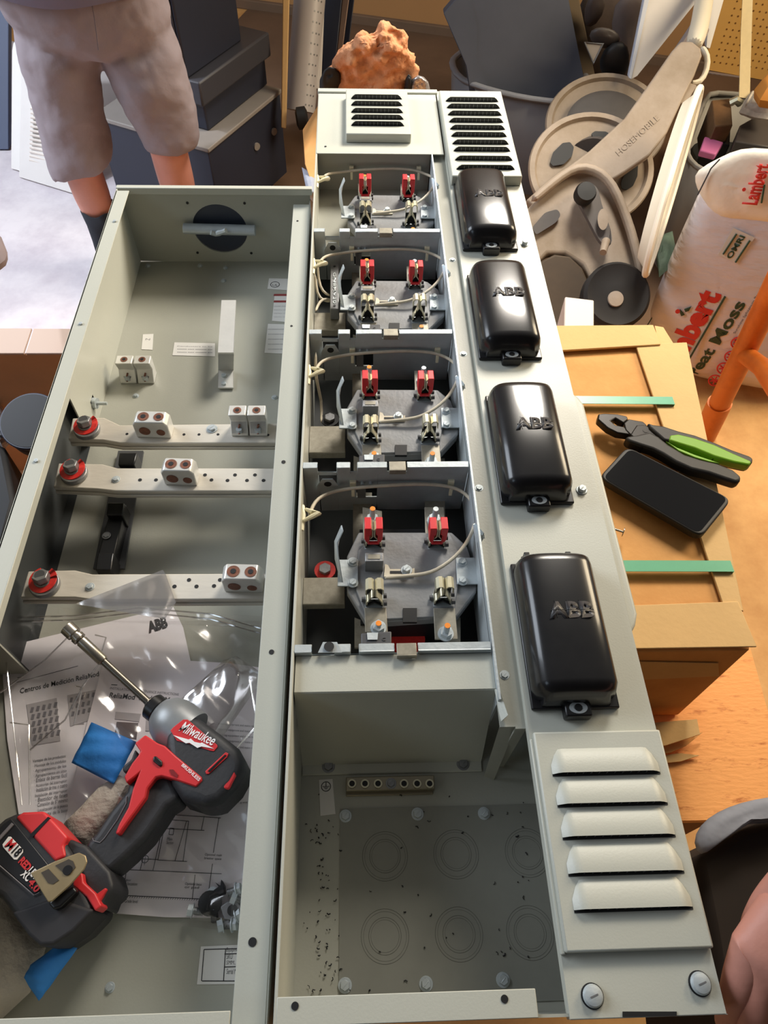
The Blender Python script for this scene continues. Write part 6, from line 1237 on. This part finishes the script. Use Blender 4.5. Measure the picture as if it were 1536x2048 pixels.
o = mk('floral_bag', MB().pillow([P(x, y, -0.5) for x, y in [(1322, 470), (1345, 462), (1350, 490), (1335, 540), (1318, 555), (1312, 520)]], (-0.5, -0.4, .6), 0.02, noise=0.003), M('leaf_print', '#4c6152', 0.7, 0, 0.5, 30)); tag(o, 'green leaf-print packet tucked left of the peat moss bag', 'packet')
o = mk('white_carton', MB().prism([P(x, y, -0.45) for x, y in [(1130, 593), (1188, 600), (1188, 690), (1127, 690)]], (0, 0, -0.35)), M('carton_white', '#cfc4bd', 0.6), None, bevel=0.003); tag(o, 'small white carton between the panel and the cart wheel', 'box')
# orange metal stand
T = thing('orange_stand', 'scuffed orange tubular metal leg with welded brace at right', 'stand', P(1408, 872, GF))
a = P(1408, 872, GF); b = DP(1552, 575, 1.10)
b = DP(1600, 470, 1.35)
m = MB(); m.tube([a, a.lerp(b, 0.22)], 0.030, 20); mk('foot_tube', m, orange_p, T)
m = MB(); m.tube([a.lerp(b, 0.215), b], 0.026, 20); mk('leg_tube', m, orange_p, T)
j = a.lerp(b, 0.62); m = MB(); jj = DP(1490, 690, 1.62); m.tube([a.lerp(b, 0.50), DP(1525, 735, 1.52), DP(1560, 790, 1.42)], 0.020, 14); mk('brace_tube', m, orange_p, T)
# bag with grey liner, and the hand at lower right
T = thing('tool_bag', 'open dark brown bag with crumpled grey fabric rim at lower right', 'bag', P(1500, 1800, -0.45))
zq = -0.16
m = MB(); pts = [(1376, 1690), (1392, 1650), (1430, 1622), (1480, 1602), (1540, 1590), (1640, 1580), (1640, 1650), (1540, 1628), (1500, 1645), (1460, 1672), (1420, 1698), (1395, 1722)]
mk('fabric_rim', MB().pillow([P(x, y, zq) for x, y in pts], (0, 0, 1), 0.014, back=1, noise=0.002, rings=5), greycloth, T, sub=1, ang=180)
m = MB(); m.prism([P(x, y, zq-0.02) for x, y in [(1392, 1715), (1430, 1690), (1480, 1655), (1540, 1630), (1700, 1620), (1700, 2140), (1460, 2120), (1440, 1990), (1418, 1850)]], (0, 0, -0.24)); mk('bag_body', m, blackcloth, T, bevel=0.01)
T = thing('person', "person's right hand and forearm reaching in at lower right corner", 'person', DP(1560, 1800, 0.56))
me = bpy.data.meshes.new('forearm_and_hand'); vs, es, rs = [], [], []
D0 = 0.56
def hv(x, y, d, r, par=None): return av(DP(x, y, d), r, par)
wr = hv(1640, 1790, 0.56, (0.031, 0.026)); ar = hv(1720, 1690, 0.56, 0.034, wr); hv(1860, 1500, 0.57, 0.042, ar)
pm_ = hv(1570, 1890, 0.555, (0.040, 0.020), wr)
for k, (x, y, x2, y2, x3, y3, r) in enumerate(((1497, 1905, 1470, 1985, 1452, 2055, .0125), (1528, 1945, 1500, 2040, 1497, 2110, .012), (1570, 1965, 1545, 2060, 1540, 2130, .012), (1612, 1970, 1595, 2060, 1590, 2120, .0115))):
    a = hv(x, y, 0.555 - (0.004 if k else 0), r*1.35, pm_); b = hv(x2, y2, 0.56, r, a); hv(x3, y3, 0.585, r*0.85, b)
th_ = hv(1545, 1800, 0.57, 0.016, wr); b = hv(1510, 1850, 0.585, 0.012, th_); hv(1500, 1900, 0.60, 0.010, b)
me.from_pydata(vs, es, []); ho = bpy.data.objects.new('forearm_and_hand', me); C.objects.link(ho); me.materials.append(skin)
ho.modifiers.new('skin', 'SKIN').use_smooth_shade = True; ho.modifiers.new('sub', 'SUBSURF').render_levels = 2; ho.modifiers['sub'].render_levels = 3; ho.modifiers['sub'].levels = 2
for i, r in enumerate(rs): me.skin_vertices[0].data[i].radius = r if isinstance(r, tuple) else (r, r)
me.skin_vertices[0].data[0].use_root = True
ho.parent = T; ho.location = -Vector(T.location)

for o in list(C.objects):
    nm = o.name.split('.')[0]
    if nm in ('insulator_block', 'film_crease', 'bolt_holes', 'screw_hole', 'rivet', 'hinge', 'printed_photo', 'zip_track', 'set_screw', 'hex_socket', 'wire_hole', 'riser_strap'):
        if o.type == 'MESH' and not o.children and o.get('category') is None and o.users_collection:
            if any(q is not o and q.data is o.data for q in C.objects): continue
            split_loose(o, {'bolt_holes': 'bolt_hole'}.get(nm, nm))
